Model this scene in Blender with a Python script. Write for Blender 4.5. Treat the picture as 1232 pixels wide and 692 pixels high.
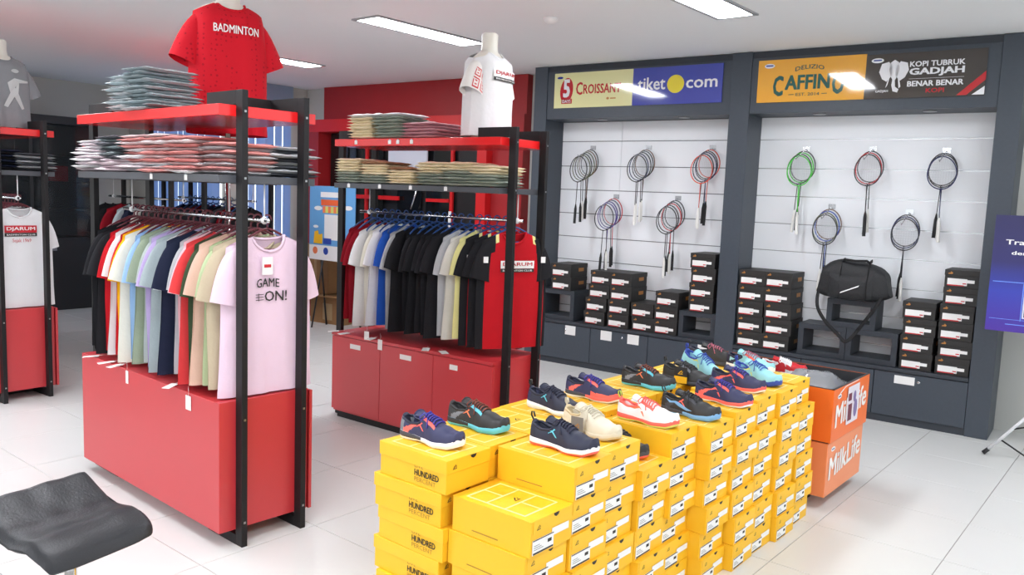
import bpy, bmesh, math, random
from mathutils import Vector, Matrix, noise
random.seed(7)
R = math.radians
for o in list(bpy.data.objects): bpy.data.objects.remove(o)
scene = bpy.context.scene
COL = scene.collection

# ------------------------------------------------------------------ camera
YAW, PITCH, ROLL = R(-39.232), R(6.406), R(2.204)
_f = Vector((math.sin(YAW)*math.cos(PITCH), math.cos(YAW)*math.cos(PITCH), -math.sin(PITCH)))
_r = Vector((math.cos(YAW), -math.sin(YAW), 0)); _u = _r.cross(_f)
_r2 = _r*math.cos(ROLL)+_u*math.sin(ROLL); _u2 = _u*math.cos(ROLL)-_r*math.sin(ROLL)
cd = bpy.data.cameras.new('camera'); cam = bpy.data.objects.new('camera', cd); COL.objects.link(cam)
cd.sensor_width = 36; cd.lens = 987.5/1232*36; cd.clip_start = .05
cam.matrix_world = Matrix(((_r2.x,_u2.x,-_f.x,0),(_r2.y,_u2.y,-_f.y,0),(_r2.z,_u2.z,-_f.z,1.715),(0,0,0,1)))
scene.camera = cam

# ------------------------------------------------------------------ world, light, exposure
w = bpy.data.worlds.new('world'); scene.world = w; w.use_nodes = True
w.node_tree.nodes['Background'].inputs[0].default_value = (.93,.965,1,1)
w.node_tree.nodes['Background'].inputs[1].default_value = 1.85
LAMP_STRENGTH = 50.0
scene.view_settings.view_transform = 'Standard'; scene.view_settings.look = 'None'
scene.view_settings.exposure = -0.26; scene.view_settings.gamma = 1
scene.cycles.use_denoising = True
scene.cycles.max_bounces = 8

# ------------------------------------------------------------------ materials
def lin(c):
    return tuple(((x/255)/12.92 if x/255 <= .04045 else ((x/255+.055)/1.055)**2.4) for x in c)
_M = {}
def mat(name, c, rough=.5, metal=0, noise_amt=0, nscale=20, bump=0, bscale=200, coat=0, emit=0, sheen=0, spec=.5, alpha=None, weave=False):
    if name in _M: return _M[name]
    m = bpy.data.materials.new(name); _M[name] = m; m.use_nodes = True
    nt = m.node_tree; b = nt.nodes['Principled BSDF']; col = lin(c)
    m.diffuse_color = (*col,1)
    b.inputs['Base Color'].default_value = (*col,1); b.inputs['Roughness'].default_value = rough
    b.inputs['Metallic'].default_value = metal; b.inputs['Specular IOR Level'].default_value = spec
    b.inputs['Coat Weight'].default_value = coat; b.inputs['Sheen Weight'].default_value = sheen
    if emit:
        b.inputs['Emission Color'].default_value = (*col,1); b.inputs['Emission Strength'].default_value = emit
    if alpha is not None: b.inputs['Alpha'].default_value = alpha
    if noise_amt or bump:
        tc = nt.nodes.new('ShaderNodeTexCoord')
        if noise_amt:
            n = nt.nodes.new('ShaderNodeTexNoise'); n.inputs['Scale'].default_value = nscale; n.inputs['Detail'].default_value = 4
            nt.links.new(tc.outputs['Object'], n.inputs['Vector'])
            mx = nt.nodes.new('ShaderNodeMix'); mx.data_type = 'RGBA'
            mx.inputs[6].default_value = (*[x*(1-noise_amt) for x in col],1)
            mx.inputs[7].default_value = (*[min(1,x*(1+noise_amt)) for x in col],1)
            nt.links.new(n.outputs[0], mx.inputs[0]); nt.links.new(mx.outputs[2], b.inputs['Base Color'])
        if bump:
            n2 = nt.nodes.new('ShaderNodeTexNoise'); n2.inputs['Scale'].default_value = bscale
            nt.links.new(tc.outputs['Object'], n2.inputs['Vector'])
            bp = nt.nodes.new('ShaderNodeBump'); bp.inputs['Strength'].default_value = bump; bp.inputs['Distance'].default_value = .01
            nt.links.new(n2.outputs[0], bp.inputs['Height']); nt.links.new(bp.outputs[0], b.inputs['Normal'])
    return m
def fabric(name, c, sheen=.0, k=.08): return mat(name, c, .85, noise_amt=k, nscale=9, bump=.25, bscale=28, sheen=sheen, spec=.2)

RED = mat('red_laminate', (196,46,54), .40, spec=.9, noise_amt=.04, nscale=3)
REDSH = mat('red_gloss_shelf', (222,30,32), .22, spec=.7)
REDDARK = mat('red_wall_panel', (158,24,30), .5, noise_amt=.06, nscale=6)
REDFR = mat('red_wall_frame', (205,26,30), .4)
BLK = mat('black_wood', (27,26,28), .5, noise_amt=.25, nscale=18, spec=.3)
GREY = mat('charcoal_laminate', (62,70,80), .45, noise_amt=.12, nscale=40)
GREYD = mat('dark_charcoal_laminate', (48,54,62), .5, noise_amt=.12, nscale=40)
SHELF = mat('grey_shelf', (72,74,80), .35)
WHITEP = mat('white_slat', (238,241,245), .3)
GROOVE = mat('groove', (120,122,126), .5)
GROOVEL = mat('bright_groove', (235,238,240), .25, metal=.6)
WALLW = mat('cream_wall', (196,197,192), .8, noise_amt=.03, nscale=2)
WALLG = mat('grey_wall', (186,184,178), .8, noise_amt=.03, nscale=2)
CEIL = mat('ceiling_paint', (240,243,245), .85)
WHITE = mat('white', (238,238,238), .6)
PAPER = mat('paper', (236,236,234), .7)
CHROME = mat('chrome', (210,212,215), .15, metal=1)
STEEL = mat('brushed_steel', (170,172,175), .35, metal=1)
PLBLK = mat('black_plastic', (25,25,28), .4)
YEL = mat('yellow_card', (244,188,34), .5, noise_amt=.03, nscale=6)
YELL = mat('yellow_lid', (246,191,36), .48, noise_amt=.03, nscale=5)
YPRINT = mat('pale_yellow_print', (255,236,165), .5)
INK = mat('ink', (38,36,34), .6)
INKG = mat('soft_ink', (196,158,45), .6)
KRAFT = mat('kraft_card', (150,112,72), .7, noise_amt=.1)
BOXB = mat('black_card', (38,37,36), .55, noise_amt=.15)
GOLD = mat('gold_print', (178,118,52), .5)
REDP = mat('red_print', (196,30,44), .5)
WPRINT = mat('white_print', (240,240,240), .6)
ORANGE = mat('orange_panel', (240,112,38), .38)
ORANGEL = mat('light_orange_panel', (238,142,92), .38)
GLASSD = mat('dark_glass', (20,22,24), .12, spec=.7)

# floor: polished ceramic tile
TILE = mat('polished_tile', (218,219,217), .27, noise_amt=.025, nscale=2.2, bump=.02, bscale=3)
GROUT = mat('grout', (150,147,140), .8)

# ------------------------------------------------------------------ geometry helpers
class MB:
    def __init__(s): s.v=[]; s.f=[]; s.m=[]; s.sm=[]
    def add(s, vs, fs, mi=0, smooth=False):
        b=len(s.v); s.v += [tuple(x) for x in vs]; s.f += [tuple(i+b for i in f) for f in fs]
        s.m += [mi]*len(fs); s.sm += [smooth]*len(fs); return s
    def box(s, x0,x1,y0,y1,z0,z1, mi=0, taper=None):
        vs=[(x0,y0,z0),(x1,y0,z0),(x1,y1,z0),(x0,y1,z0),(x0,y0,z1),(x1,y0,z1),(x1,y1,z1),(x0,y1,z1)]
        return s.add(vs,[(0,3,2,1),(4,5,6,7),(0,1,5,4),(1,2,6,5),(2,3,7,6),(3,0,4,7)],mi)
    def quad(s,a,b,c,d,mi=0): return s.add([a,b,c,d],[(0,1,2,3)],mi)
    def tube(s, pts, r, n=8, mi=0, closed=False, flat=None, cap=True):
        pts=[Vector(p) for p in pts]; N=len(pts); rs=r if isinstance(r,(list,tuple)) else [r]*N
        vs=[]; up=Vector((0,0,1)); prev=None
        for i,p in enumerate(pts):
            a=pts[(i-1)%N] if (closed or i>0) else p; b=pts[(i+1)%N] if (closed or i<N-1) else p
            t=(b-a).normalized()
            if prev is None:
                h=up if abs(t.z)<.9 else Vector((1,0,0))
                n1=t.cross(h).normalized()
            else: n1=(prev-t*prev.dot(t)).normalized()
            prev=n1; n2=t.cross(n1)
            for k in range(n):
                an=2*math.pi*k/n; fx,fy=(flat if flat else (1,1))
                vs.append(p+n1*math.cos(an)*rs[i]*fx+n2*math.sin(an)*rs[i]*fy)
        fs=[]
        for i in range(N if closed else N-1):
            for k in range(n):
                a=i*n+k; b=i*n+(k+1)%n; c=((i+1)%N)*n+(k+1)%n; d=((i+1)%N)*n+k
                fs.append((a,b,c,d))
        if not closed and cap: fs += [tuple(range(n))[::-1], tuple((N-1)*n+k for k in range(n))]
        return s.add(vs,fs,mi,True)
    def lathe(s, prof, n=20, c=(0,0,0), mi=0):
        vs=[]; N=len(prof)
        for r,z in prof:
            for k in range(n):
                a=2*math.pi*k/n; vs.append((c[0]+r*math.cos(a),c[1]+r*math.sin(a),c[2]+z))
        fs=[(i*n+k,i*n+(k+1)%n,(i+1)*n+(k+1)%n,(i+1)*n+k) for i in range(N-1) for k in range(n)]
        fs += [tuple(range(n))[::-1], tuple((N-1)*n+k for k in range(n))]
        return s.add(vs,fs,mi,True)
    def grid(s, nu, nv, fn, mi=0, flip=False, close_u=False, smooth=True, mfn=None):
        vs=[fn(i/(nu-1) if not close_u else i/nu, j/(nv-1)) for j in range(nv) for i in range(nu)]
        b=len(s.v); s.v += [tuple(x) for x in vs]
        for j in range(nv-1):
            for i in range(nu if close_u else nu-1):
                i2=(i+1)%nu
                f=(b+j*nu+i,b+j*nu+i2,b+(j+1)*nu+i2,b+(j+1)*nu+i)
                s.f.append(f[::-1] if flip else f); s.sm.append(smooth)
                s.m.append(mfn(i/(nu-1),j/(nv-1)) if mfn else mi)
        return s
    def prism(s, poly, axis, a, b, mi=0):
        # poly of 2D points, extruded along axis 'x','y','z' from a to b
        def P(p,t): return {'x':(t,p[0],p[1]),'y':(p[0],t,p[1]),'z':(p[0],p[1],t)}[axis]
        n=len(poly); vs=[P(p,a) for p in poly]+[P(p,b) for p in poly]
        return s.add(vs,[tuple(range(n)),tuple(range(n,2*n))[::-1]]+[(i,n+i,n+(i+1)%n,(i+1)%n) for i in range(n)],mi)
    def mesh(s, name, bevel=0, fix=True):
        me=bpy.data.meshes.new(name); me.from_pydata(s.v,[],s.f)
        me.polygons.foreach_set('material_index',s.m); me.polygons.foreach_set('use_smooth',s.sm)
        if fix or bevel:
            bm=bmesh.new(); bm.from_mesh(me)
            if bevel:
                es=[e for e in bm.edges if len(e.link_faces)==2 and e.calc_face_angle(0)>.5]
                bmesh.ops.bevel(bm, geom=es, offset=bevel, segments=2, profile=.5, affect='EDGES')
            if fix: bmesh.ops.recalc_face_normals(bm, faces=bm.faces)
            bm.to_mesh(me); bm.free()
        me.update(); return me

def obj(name, me, mats=None, parent=None, loc=(0,0,0), rot=(0,0,0)):
    if isinstance(me, MB): me = me.mesh(name)
    o=bpy.data.objects.new(name, me); COL.objects.link(o)
    if mats is not None:
        if not isinstance(mats,(list,tuple)): mats=[mats]
        if len(me.materials)==0:
            for m in mats: me.materials.append(m)
        for i,m in enumerate(mats):
            if i<len(me.materials) and me.materials[i]!=m:
                o.material_slots[i].link='OBJECT'; o.material_slots[i].material=m
    if parent: o.parent=parent
    o.location=loc; o.rotation_euler=rot
    return o
def tag(o, label, cat, group=None, kind=None):
    if label: o['label']=label
    if cat: o['category']=cat
    if group: o['group']=group
    if kind: o['kind']=kind
    return o
def thing(name, label, cat, loc=(0,0,0), rz=0, group=None, rot=None):
    o=bpy.data.objects.new(name,None); COL.objects.link(o); o.empty_display_size=.1
    o.location=loc; o.rotation_euler=rot if rot else (0,0,rz)
    return tag(o,label,cat,group)
def struct(name, mb, m, bevel=0):
    o=obj(name, mb.mesh(name,bevel), m); o['kind']='structure'; return o
def part(name, mb, m, parent, bevel=0, **k): return obj(name, mb.mesh(name,bevel) if isinstance(mb,MB) else mb, m, parent, **k)

class Frame:
    def __init__(s, P, ang): s.P=Vector((P[0],P[1],0)); s.a=R(ang); s.u=Vector((math.cos(s.a),math.sin(s.a),0)); s.v=Vector((-math.sin(s.a),math.cos(s.a),0))
    def W(s,u,v,z=0): return s.P+s.u*u+s.v*v+Vector((0,0,z))

# lettering -> flat mesh laid on a surface
_T={}
def text_tris(txt, bold=0.0):
    key=(txt,bold)
    if key in _T: return _T[key]
    cu=bpy.data.curves.new('t','FONT'); cu.body=txt; cu.size=1; cu.resolution_u=2; cu.fill_mode='FRONT'
    o=bpy.data.objects.new('t',cu); COL.objects.link(o)
    dg=bpy.context.evaluated_depsgraph_get(); me=bpy.data.meshes.new_from_object(o.evaluated_get(dg))
    vs=[(v.co.x,v.co.y) for v in me.vertices]; fs=[tuple(p.vertices) for p in me.polygons]
    bpy.data.objects.remove(o); bpy.data.curves.remove(cu); bpy.data.meshes.remove(me)
    if bold>.008:   # heavier strokes: the glyphs repeated a hair apart
        n0=len(vs); base=vs[:]; bf=fs[:]
        for q,(dx,dy) in enumerate(((-1,-.6),(1,-.6),(-1,.6),(1,.6))):
            if q==0: vs=[(x+dx*bold*.75,y+dy*bold*.75) for x,y in base]; fs=list(bf); continue
            o_=len(vs); vs+=[(x+dx*bold*.75,y+dy*bold*.75) for x,y in base]; fs+=[tuple(i+o_ for i in f) for f in bf]
        o_=len(vs); vs+=base; fs+=[tuple(i+o_ for i in f) for f in bf]
    x0=min(v[0] for v in vs); x1=max(v[0] for v in vs); y0=min(v[1] for v in vs); y1=max(v[1] for v in vs)
    vs=[((x-x0)/(x1-x0),(y-y0)/(y1-y0)) for x,y in vs]
    _T[key]=(vs,fs); return _T[key]
def lay(vs, mapf, bold):
    """places the flat glyph points; repeats of a glyph lie a quarter millimetre over one another"""
    n0=len(vs)//5 if bold>.008 else len(vs); out=[]
    c=Vector(mapf(*vs[0])); e=.002
    for i,(x,y) in enumerate(vs):
        p=Vector(mapf(x,y)); k=i//n0
        if k:
            n=(Vector(mapf(x+e,y))-p).cross(Vector(mapf(x,y+e))-p)
            if n.length>1e-12: p=p+n.normalized()*(.00025*k)
        out.append(p)
    return out
def lettering(parent, txt, m, mapf, x, y, w, h, bold=.03, name='lettering', arc=None):
    """txt laid in a box (x,y,w,h) of a surface; mapf(x,y)->3D point"""
    vs,fs=text_tris(txt,bold); mb=MB()
    mb.add(lay([(x+a*w, y+b*h+(arc*(1-(2*a-1)**2) if arc else 0)) for a,b in vs],mapf,bold),fs)
    return obj(name, mb.mesh(name,fix=False), m, parent)
def decal(parent, polys, m, mapf, name='print'):
    mb=MB()
    for p in polys: mb.add([mapf(*q) for q in p],[tuple(range(len(p)))])
    return obj(name, mb.mesh(name,fix=False), m, parent)
def cloth(parent, rects, m, mapf, name='print'):
    mb=MB()
    for x0,y0,x1,y1 in rects:
        nx=max(1,int((x1-x0)/.012)); ny=max(1,int((y1-y0)/.03))
        mb.grid(nx+1,ny+1,lambda a,b:mapf(x0+(x1-x0)*a,y0+(y1-y0)*b),smooth=False)
    return obj(name, mb.mesh(name,fix=False), m, parent)
def rect(x0,y0,x1,y1): return [(x0,y0),(x1,y0),(x1,y1),(x0,y1)]
def ell(cx,cy,rx,ry,n=20,sk=0): return [(cx+rx*math.cos(2*math.pi*k/n)+sk*ry*math.sin(2*math.pi*k/n),cy+ry*math.sin(2*math.pi*k/n)) for k in range(n)]
ORD=['first','second','third','fourth','fifth','sixth','seventh','eighth','ninth','tenth','eleventh','twelfth','thirteenth','fourteenth','fifteenth','sixteenth','seventeenth','eighteenth','nineteenth','twentieth']
def ordw(i, n, a, b):
    """position i of n counted from end a (0) or from end b"""
    if i==0: return a+'most' if len(a)<7 else a
    if i==n-1: return b+'most' if len(b)<7 else b
    return ORD[i]+' from '+a

# ------------------------------------------------------------------ frames of the place
CH=3.03
LR=Frame((-3.319,2.141),-1.7); MRF=Frame((-3.28,4.033),2.09); FRF=Frame((-6.769,2.312),2.5)
BR1=Frame((-7.15,3.85),0); BR2=Frame((-7.4,4.75),0)
WU=Frame((-5.105,6.798),3.28)

# ------------------------------------------------------------------ structure
fl=struct('floor', MB().box(-12.4,3.2,-2.5,8.0,-.06,-.004), GROUT)
T=.63; tm=MB().box(.002,T-.002,.002,T-.002,-.012,0).mesh('floor_tile',bevel=.0012)
nt_=0
for i in range(-19,6):
    for j in range(-7,10):
        x=-.775+T*i; y=1.885+T*j
        if x<-12.1 or x>2.9 or y<-2.3 or y>7.2: continue
        # keep those near the view, the rest outside the frame
        d=Vector((x+T/2,y+T/2,0))-Vector((0,0,1.715)); dep=d.dot(_f)
        if dep<.5: continue
        px=d.dot(_r2)/dep; 
        if abs(px)>.85 or (d.dot(_u2)/dep)<-.62: continue
        obj('floor_tile', tm, TILE, fl, loc=(x,y,0)); nt_+=1
rest=MB().box(-12.4,3.2,-2.5,8.0,-.03,-.0035)
struct('ceiling', MB().box(-12.4,3.2,-2.5,8.0,CH,CH+.12), CEIL)
# back wall in the frame of the display unit
bw=MB(); P=[WU.W(-4.31,.43),WU.W(7.5,.43),WU.W(7.5,.63),WU.W(-4.31,.63)]
bw.prism([(p.x,p.y) for p in P],'z',0,CH)
struct('wall_back', bw, WALLW)
struct('wall_left', MB().box(-12.2,-11.95,-2.0,6.0,0,CH), WALLG)
struct('wall_left_inner', MB().box(-12.0,-9.4,5.75,5.9,0,CH), WALLG)
struct('wall_left_return', MB().box(-9.62,-9.42,5.9,6.98,0,CH), WALLG)
def smoke(x,y):
    t=thing('smoke_detector','small white round smoke detector fixed to the ceiling','smoke detector',(x,y,CH))
    part('housing',MB().lathe([(.055,0),(.055,-.02),(.04,-.035),(.02,-.045)],20),WHITE,t)
smoke(-3.79,4.97)

# blinds: vertical pale blue panels on the two inner walls, with bright window gaps between
BLIND=mat('blue_blind',(176,194,214),.8,noise_amt=.05,nscale=4); DAY=mat('daylight_gap',(240,246,255),.5,emit=2.2)
_nt=BLIND.node_tree; _b=_nt.nodes['Principled BSDF']; _t=_nt.nodes.new('ShaderNodeBsdfTranslucent'); _t.inputs[0].default_value=(*lin((150,178,214)),1)
_x=_nt.nodes.new('ShaderNodeMixShader'); _x.inputs[0].default_value=.45; _nt.links.new(_b.outputs[0],_x.inputs[1]); _nt.links.new(_t.outputs[0],_x.inputs[2])
_nt.links.new(_x.outputs[0],[q for q in _nt.nodes if q.type=='OUTPUT_MATERIAL'][0].inputs[0])
def blinds(name,label,p0,p1,nrm,n):
    t=thing(name,label,'blinds',p0)
    d=(Vector(p1)-Vector(p0)); L=d.length; d.normalize(); w=L/n
    g=MB(); a=Vector((0,0,0))
    A=[d*0+nrm*.005, d*L+nrm*.005]
    g.quad((A[0].x,A[0].y,.9),(A[1].x,A[1].y,.9),(A[1].x,A[1].y,2.75),(A[0].x,A[0].y,2.75))
    obj('window_pane',g,DAY,t)
    sill=MB(); q=[nrm*.0,d*L,d*L+nrm*.05,nrm*.05]; sill.prism([(p.x,p.y) for p in q],'z',.0,.9)
    part('lower_panel',sill,BLIND,t)
    q=[nrm*.0,d*L,d*L+nrm*.07,nrm*.07]
    part('head_rail',MB().prism([(p.x,p.y) for p in q],'z',2.75,CH-.002),BLIND,t)
    for k in range(n):
        gap=.003 if k%3!=1 else .035
        a=d*(k*w+gap/2)+nrm*(.02+.012*(k%2)); b=d*((k+1)*w-gap/2)+nrm*(.02+.012*((k+1)%2))
        pl=MB().prism([(a.x,a.y),(b.x,b.y),(b.x+nrm.x*.006,b.y+nrm.y*.006),(a.x+nrm.x*.006,a.y+nrm.y*.006)],'z',.86,2.76)
        part('slat',pl,BLIND,t)
blinds('window_blinds','pale blue vertical blinds on the short wall beside the red doorway',(-9.41,5.9,0),(-9.41,6.7,0),Vector((1,0,0)),6)
blinds('window_blinds','pale blue vertical blinds seen through the nearest rack of tees',(-11.2,5.74,0),(-9.5,5.74,0),Vector((0,-1,0)),10)

# ceiling lamps (troffers)
LENS=mat('lamp_lens',(245,247,252),.5,emit=LAMP_STRENGTH); TRIM=mat('lamp_trim',(170,172,174),.35,metal=.4)
def lamp(x,y,lab,seen=True,wd=.25,ln=1.2):
    t=thing('ceiling_lamp',lab,'ceiling lamp',(x,y,CH),0,'recessed ceiling lamps')
    f=MB()
    for a in ((-wd/2-.03,-wd/2,-ln/2-.03,ln/2+.03),(wd/2,wd/2+.03,-ln/2-.03,ln/2+.03),(-wd/2,wd/2,-ln/2-.03,-ln/2),(-wd/2,wd/2,ln/2,ln/2+.03)): f.box(*a,-.012,0)
    part('frame',f,TRIM,t); 
    part('diffuser',MB().box(-wd/2,wd/2,-ln/2,ln/2,-.006,-.001),LENS,t)
LY=[(4.92,0),(1.6,1),(-1.4,1)]
lamp(-5.03,4.88,'lit recessed ceiling lamp directly above the middle rack')
lamp(-2.60,4.95,'lit recessed ceiling lamp in front of the racquet wall, nearest the banner')
lamp(-7.5,5.05,'lit recessed ceiling lamp farthest away, beside the red shirt mannequin')
for x in (-7.5,-5.03,-2.6,-.1):
    for y in (1.5,-1.5):
        lamp(x,y,'ceiling lamp in the row %s, %s'%('above the camera' if y>0 else 'behind the camera',{-7.5:'farthest from the banner',-5.03:'second farthest from the banner',-2.6:'third farthest from the banner',-.1:'on the banner side'}[x]))
lamp(-.1,4.95,'ceiling lamp above the banner, outside the picture')

# ------------------------------------------------------------------ display unit
BAYS=[(-.08,1.87),(2.05,3.93)]; HZ=2.50; WT=.455
du=thing('display_unit','charcoal built-in racquet display wall with white slat panels and low cabinets','display unit',WU.P,WU.a)
for a,b in ((-.235,-.08),(1.87,2.05),(3.93,4.09)):
    part('pillar',MB().box(a,b,0,.425,0,CH-.003),GREY,du,bevel=.003)
part('cornice',MB().box(-.08,1.87,.02,.425,2.97,CH-.003).box(2.05,3.93,.02,.425,2.97,CH-.003),GREYD,du)
for a,b in BAYS:
    part('header',MB().box(a+.001,b-.001,.01,.425,HZ,2.97),GREY,du,bevel=.002)
    for k in (.3,.75):
        x=a+(b-a)*k
        part('downlight',MB().lathe([(.05,0),(.05,-.008),(.035,-.01)],20,(x,.14,HZ)),STEEL,du)
    part('worktop',MB().box(a+.001,b-.001,-.012,.36,.425,WT),GREYD,du,bevel=.003)
    part('plinth',MB().box(a+.001,b-.001,.012,.05,0,.06),GREYD,du)
    part('carcass',MB().box(a+.001,b-.001,.03,.36,.06,.42),GREYD,du)
doors=[(-.08,.567),(.567,1.207),(1.207,1.87),(2.05,2.66),(2.66,3.25),(3.25,3.93)]
def zz(z): return z
for i,(a,b) in enumerate(doors):
    d=part('cabinet_door',MB().box(a+.003,b-.003,.0,.022,.06,.418),GREY,du,bevel=.002)
    kx={0:.27,1:.93,2:1.66,3:2.5,4:3.0,5:3.585}[i]
    part('lock',MB().lathe([(.012,0),(.012,.006),(.004,.008)],12),CHROME,d,loc=(kx,0,.365),rot=(R(90),0,0))
    for lx in {0:[.33],1:[.75,1.05],2:[1.78],5:[3.48]}.get(i,[]):
        wd=.062 if i<3 else .075; hh=.075 if i<3 else .045
        s=part('door_sticker',MB().box(lx-wd,lx+wd,-.0012,0,.375-hh/2-.02,.375+hh/2-.0),PAPER,d)
# slat panels
zs=[2.30,2.045,1.80,1.555,1.31,1.065,.82,.575]
for bi,(a,b) in enumerate(BAYS):
    part('back_board',MB().box(a,b,.352,.42,WT,HZ),GROOVE if bi==0 else GROOVEL,du)
    edges=[HZ-.001]+zs+[WT]
    cuts=[a,.63,b] if bi==0 else [a,b]
    for k in range(len(edges)-1):
        for c0,c1 in zip(cuts[:-1],cuts[1:]):
            part('slat_panel',MB().box(c0+.002,c1-.002,.335,.352,edges[k+1]+.004,edges[k]-.004),WHITEP,du)

# signs on the headers
def on(frame_obj): return None
def sign(label,u0,u1,z0,z1,m,name='sign_board'):
    t=thing(name,label,'sign',WU.W(u0,-.003,z0),WU.a,'sponsor signs above the racquet wall')
    W_,H_=u1-u0,z1-z0
    part('board',MB().box(0,W_,0,.008,0,H_),m,t)
    mp=lambda x,y:(x*W_,-.0012,y*H_)
    mq=lambda x,y:(x*W_,-.0020,y*H_)
    return t,mp,mq
G=dict(rough=.07,spec=.6,coat=.6)
CREAMS=mat('cream_sign',(228,226,168),**G); BLUES=mat('blue_sign',(62,74,168),**G); YELS=mat('amber_sign',(236,172,58),**G); BLKS=mat('dark_sign',(62,56,52),**G)
RP=mat('sign_red',(190,28,40),**G); WP=mat('sign_white',(235,236,240),**G); YP=mat('sign_yellow',(232,214,60),**G); TP=mat('sign_teal',(38,92,84),**G); BP=mat('sign_blue',(40,60,150),**G)
t,mp,mq=sign('pale yellow sign with red croissant lettering above the left racquet bay',.012,.90,2.607,2.95,CREAMS)
decal(t,[ell(.165,.5,.085,.36,28,.03)],RP,mp); lettering(t,'5',WP,mq,.12,.30,.09,.52,.06)
decal(t,[rect(.10,.12,.24,.26)],RP,mp,'ribbon'); lettering(t,'DAYS',WP,mq,.115,.145,.11,.09,.02)
lettering(t,'C',RP,mp,.29,.36,.085,.36,.03); lettering(t,'ROISSANT',RP,mp,.385,.38,.475,.27,.03)
# serifs
lettering(t,'Mario',INKG,mp,.70,.2,.1,.07,.0) if False else decal(t,[ell(.70,.23,.018,.035,12)],GOLD,mp,'mark')
decal(t,[rect(.73,.21,.80,.245)],GOLD,mp,'mark')
decal(t,[ell(.075,.87,.04,.035,14)],BP,mp,'badge')
t,mp,mq=sign('glossy blue sign reading tiket com with a yellow dot',.90,1.792,2.607,2.95,BLUES)
for s_,x,w_,h_,y_ in (('tıket',.06,.32,.34,.40),('com',.61,.34,.22,.40)):
    lettering(t,s_.replace('ı','i'),WP,mp,x,y_,w_,h_,.02)
decal(t,[ell(.495,.53,.095,.24,32)],YP,mp,'dot')
t,mp,mq=sign('amber sign with green caffino lettering above the right racquet bay',2.112,2.99,2.59,2.945,YELS)
lettering(t,'DELIZIO',TP,mp,.36,.70,.27,.10,.02,arc=.05)
lettering(t,'C',TP,mp,.155,.14,.10,.48,.05); lettering(t,'AFFIN',TP,mp,.27,.28,.42,.34,.05); lettering(t,'O',TP,mp,.71,.14,.11,.48,.05); lettering(t,'EST. 2014',TP,mp,.38,.13,.22,.07,.01)
decal(t,[rect(.31,.16,.36,.175),rect(.62,.16,.67,.175),],TP,mp,'dashes')
decal(t,[ell(.11,.86,.05,.055,16)],WP,mp,'badge'); decal(t,[rect(.075,.85,.145,.88)],BP,mq,'badge_line')
t,mp,mq=sign('dark sign with white elephant head and kopi tubruk lettering',2.99,3.84,2.588,2.935,BLKS)
lettering(t,'KOPI TUBRUK',WP,mp,.38,.68,.45,.12,.035); lettering(t,'GADJAH',WP,mp,.38,.46,.45,.19,.05)
decal(t,[rect(.38,.415,.83,.42)],WP,mp,'line'); lettering(t,'BENAR BENAR',WP,mp,.37,.25,.46,.12,.04); lettering(t,'KOPI',RP,mp,.53,.10,.15,.10,.03)
# elephant head emblem
decal(t,[[(.12,.60),(.14,.78),(.20,.82),(.235,.70),(.235,.52),(.19,.38),(.15,.44)],
         [(.375,.62),(.36,.78),(.30,.82),(.265,.70),(.265,.52),(.30,.38),(.345,.46)],
         [(.215,.80),(.25,.86),(.285,.80),(.295,.66),(.28,.50),(.262,.40),(.268,.26),(.30,.20),(.29,.13),(.25,.16),(.235,.30),(.24,.42),(.222,.50),(.205,.66)],
         [(.205,.45),(.215,.46),(.20,.30),(.185,.24)],[(.285,.46),(.297,.45),(.315,.26),(.30,.22)]],WP,mp,'elephant_emblem')
lettering(t,'GADJAH',WP,mp,.10,.13,.11,.07,.02)
decal(t,[[(.78,.02),(.86,.02),(1.0,.33),(1.0,.52)]],RP,mp,'ribbon'); decal(t,[[(.90,.02),(.998,.02),(.998,.2)]],WP,mp,'ribbon')
decal(t,[ell(.10,.86,.055,.055,16)],WP,mp,'badge'); decal(t,[rect(.065,.85,.135,.88)],BP,mq,'badge_line')

# ------------------------------------------------------------------ racquets
def ring_pts(a,b,n): return [(a*math.sin(2*math.pi*k/n),0,-b*(1-math.cos(2*math.pi*k/n))) for k in range(n)]
RQ={}
def rq_meshes():
    hw,hh=.103,.128
    RQ['frame']=MB().tube([(hw*math.sin(t)*(1-.06*math.cos(t)),0,-hh+hh*math.cos(t)) for t in [2*math.pi*k/28 for k in range(28)]],.0048,6,closed=True).mesh('racquet_frame',fix=False)
    RQ['shaft']=MB().tube([(0,0,-2*hh),(0,0,-2*hh-.23)],.0036,6).tube([(-.012,0,-2*hh-.001),(.012,0,-2*hh-.001)],.005,6).mesh('racquet_shaft')
    RQ['grip']=MB().tube([(0,0,-2*hh-.225),(0,0,-2*hh-.26),(0,0,-2*hh-.275),(0,0,-2*hh-.415),(0,0,-2*hh-.42)],[.005,.011,.0135,.0135,.0155],8).mesh('racquet_grip')
    s=MB()
    for i in range(1,11):
        x=-hw+2*hw*i/11; z=hh*math.sqrt(max(0,1-(x/hw)**2)); s.box(x-.0003,x+.0003,-.0003,.0003,-hh-z,-hh+z)
    for i in range(1,13):
        q=-hh+2*hh*i/13; x=hw*math.sqrt(max(0,1-(q/hh)**2)); s.box(-x,x,-.0003,.0003,-hh+q-.0003,-hh+q+.0003)
    RQ['strings']=s.mesh('racquet_strings',fix=False)
rq_meshes()
def plast(n,c,r=.3): return mat('paint_'+n,c,r)
PC={'black':plast('black',(42,43,48)),'navy':plast('navy',(34,42,92)),'green':plast('green',(70,205,60)),'red':plast('red',(205,58,66)),'coral':plast('coral',(228,88,64)),
    'olive':plast('olive',(96,100,70)),'purple':plast('purple',(72,58,140)),'blue':plast('blue',(40,84,180)),'silver':plast('silver',(160,164,170)),'brown':plast('brown',(120,84,62)),'teal':plast('teal',(52,110,120))}
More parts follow.
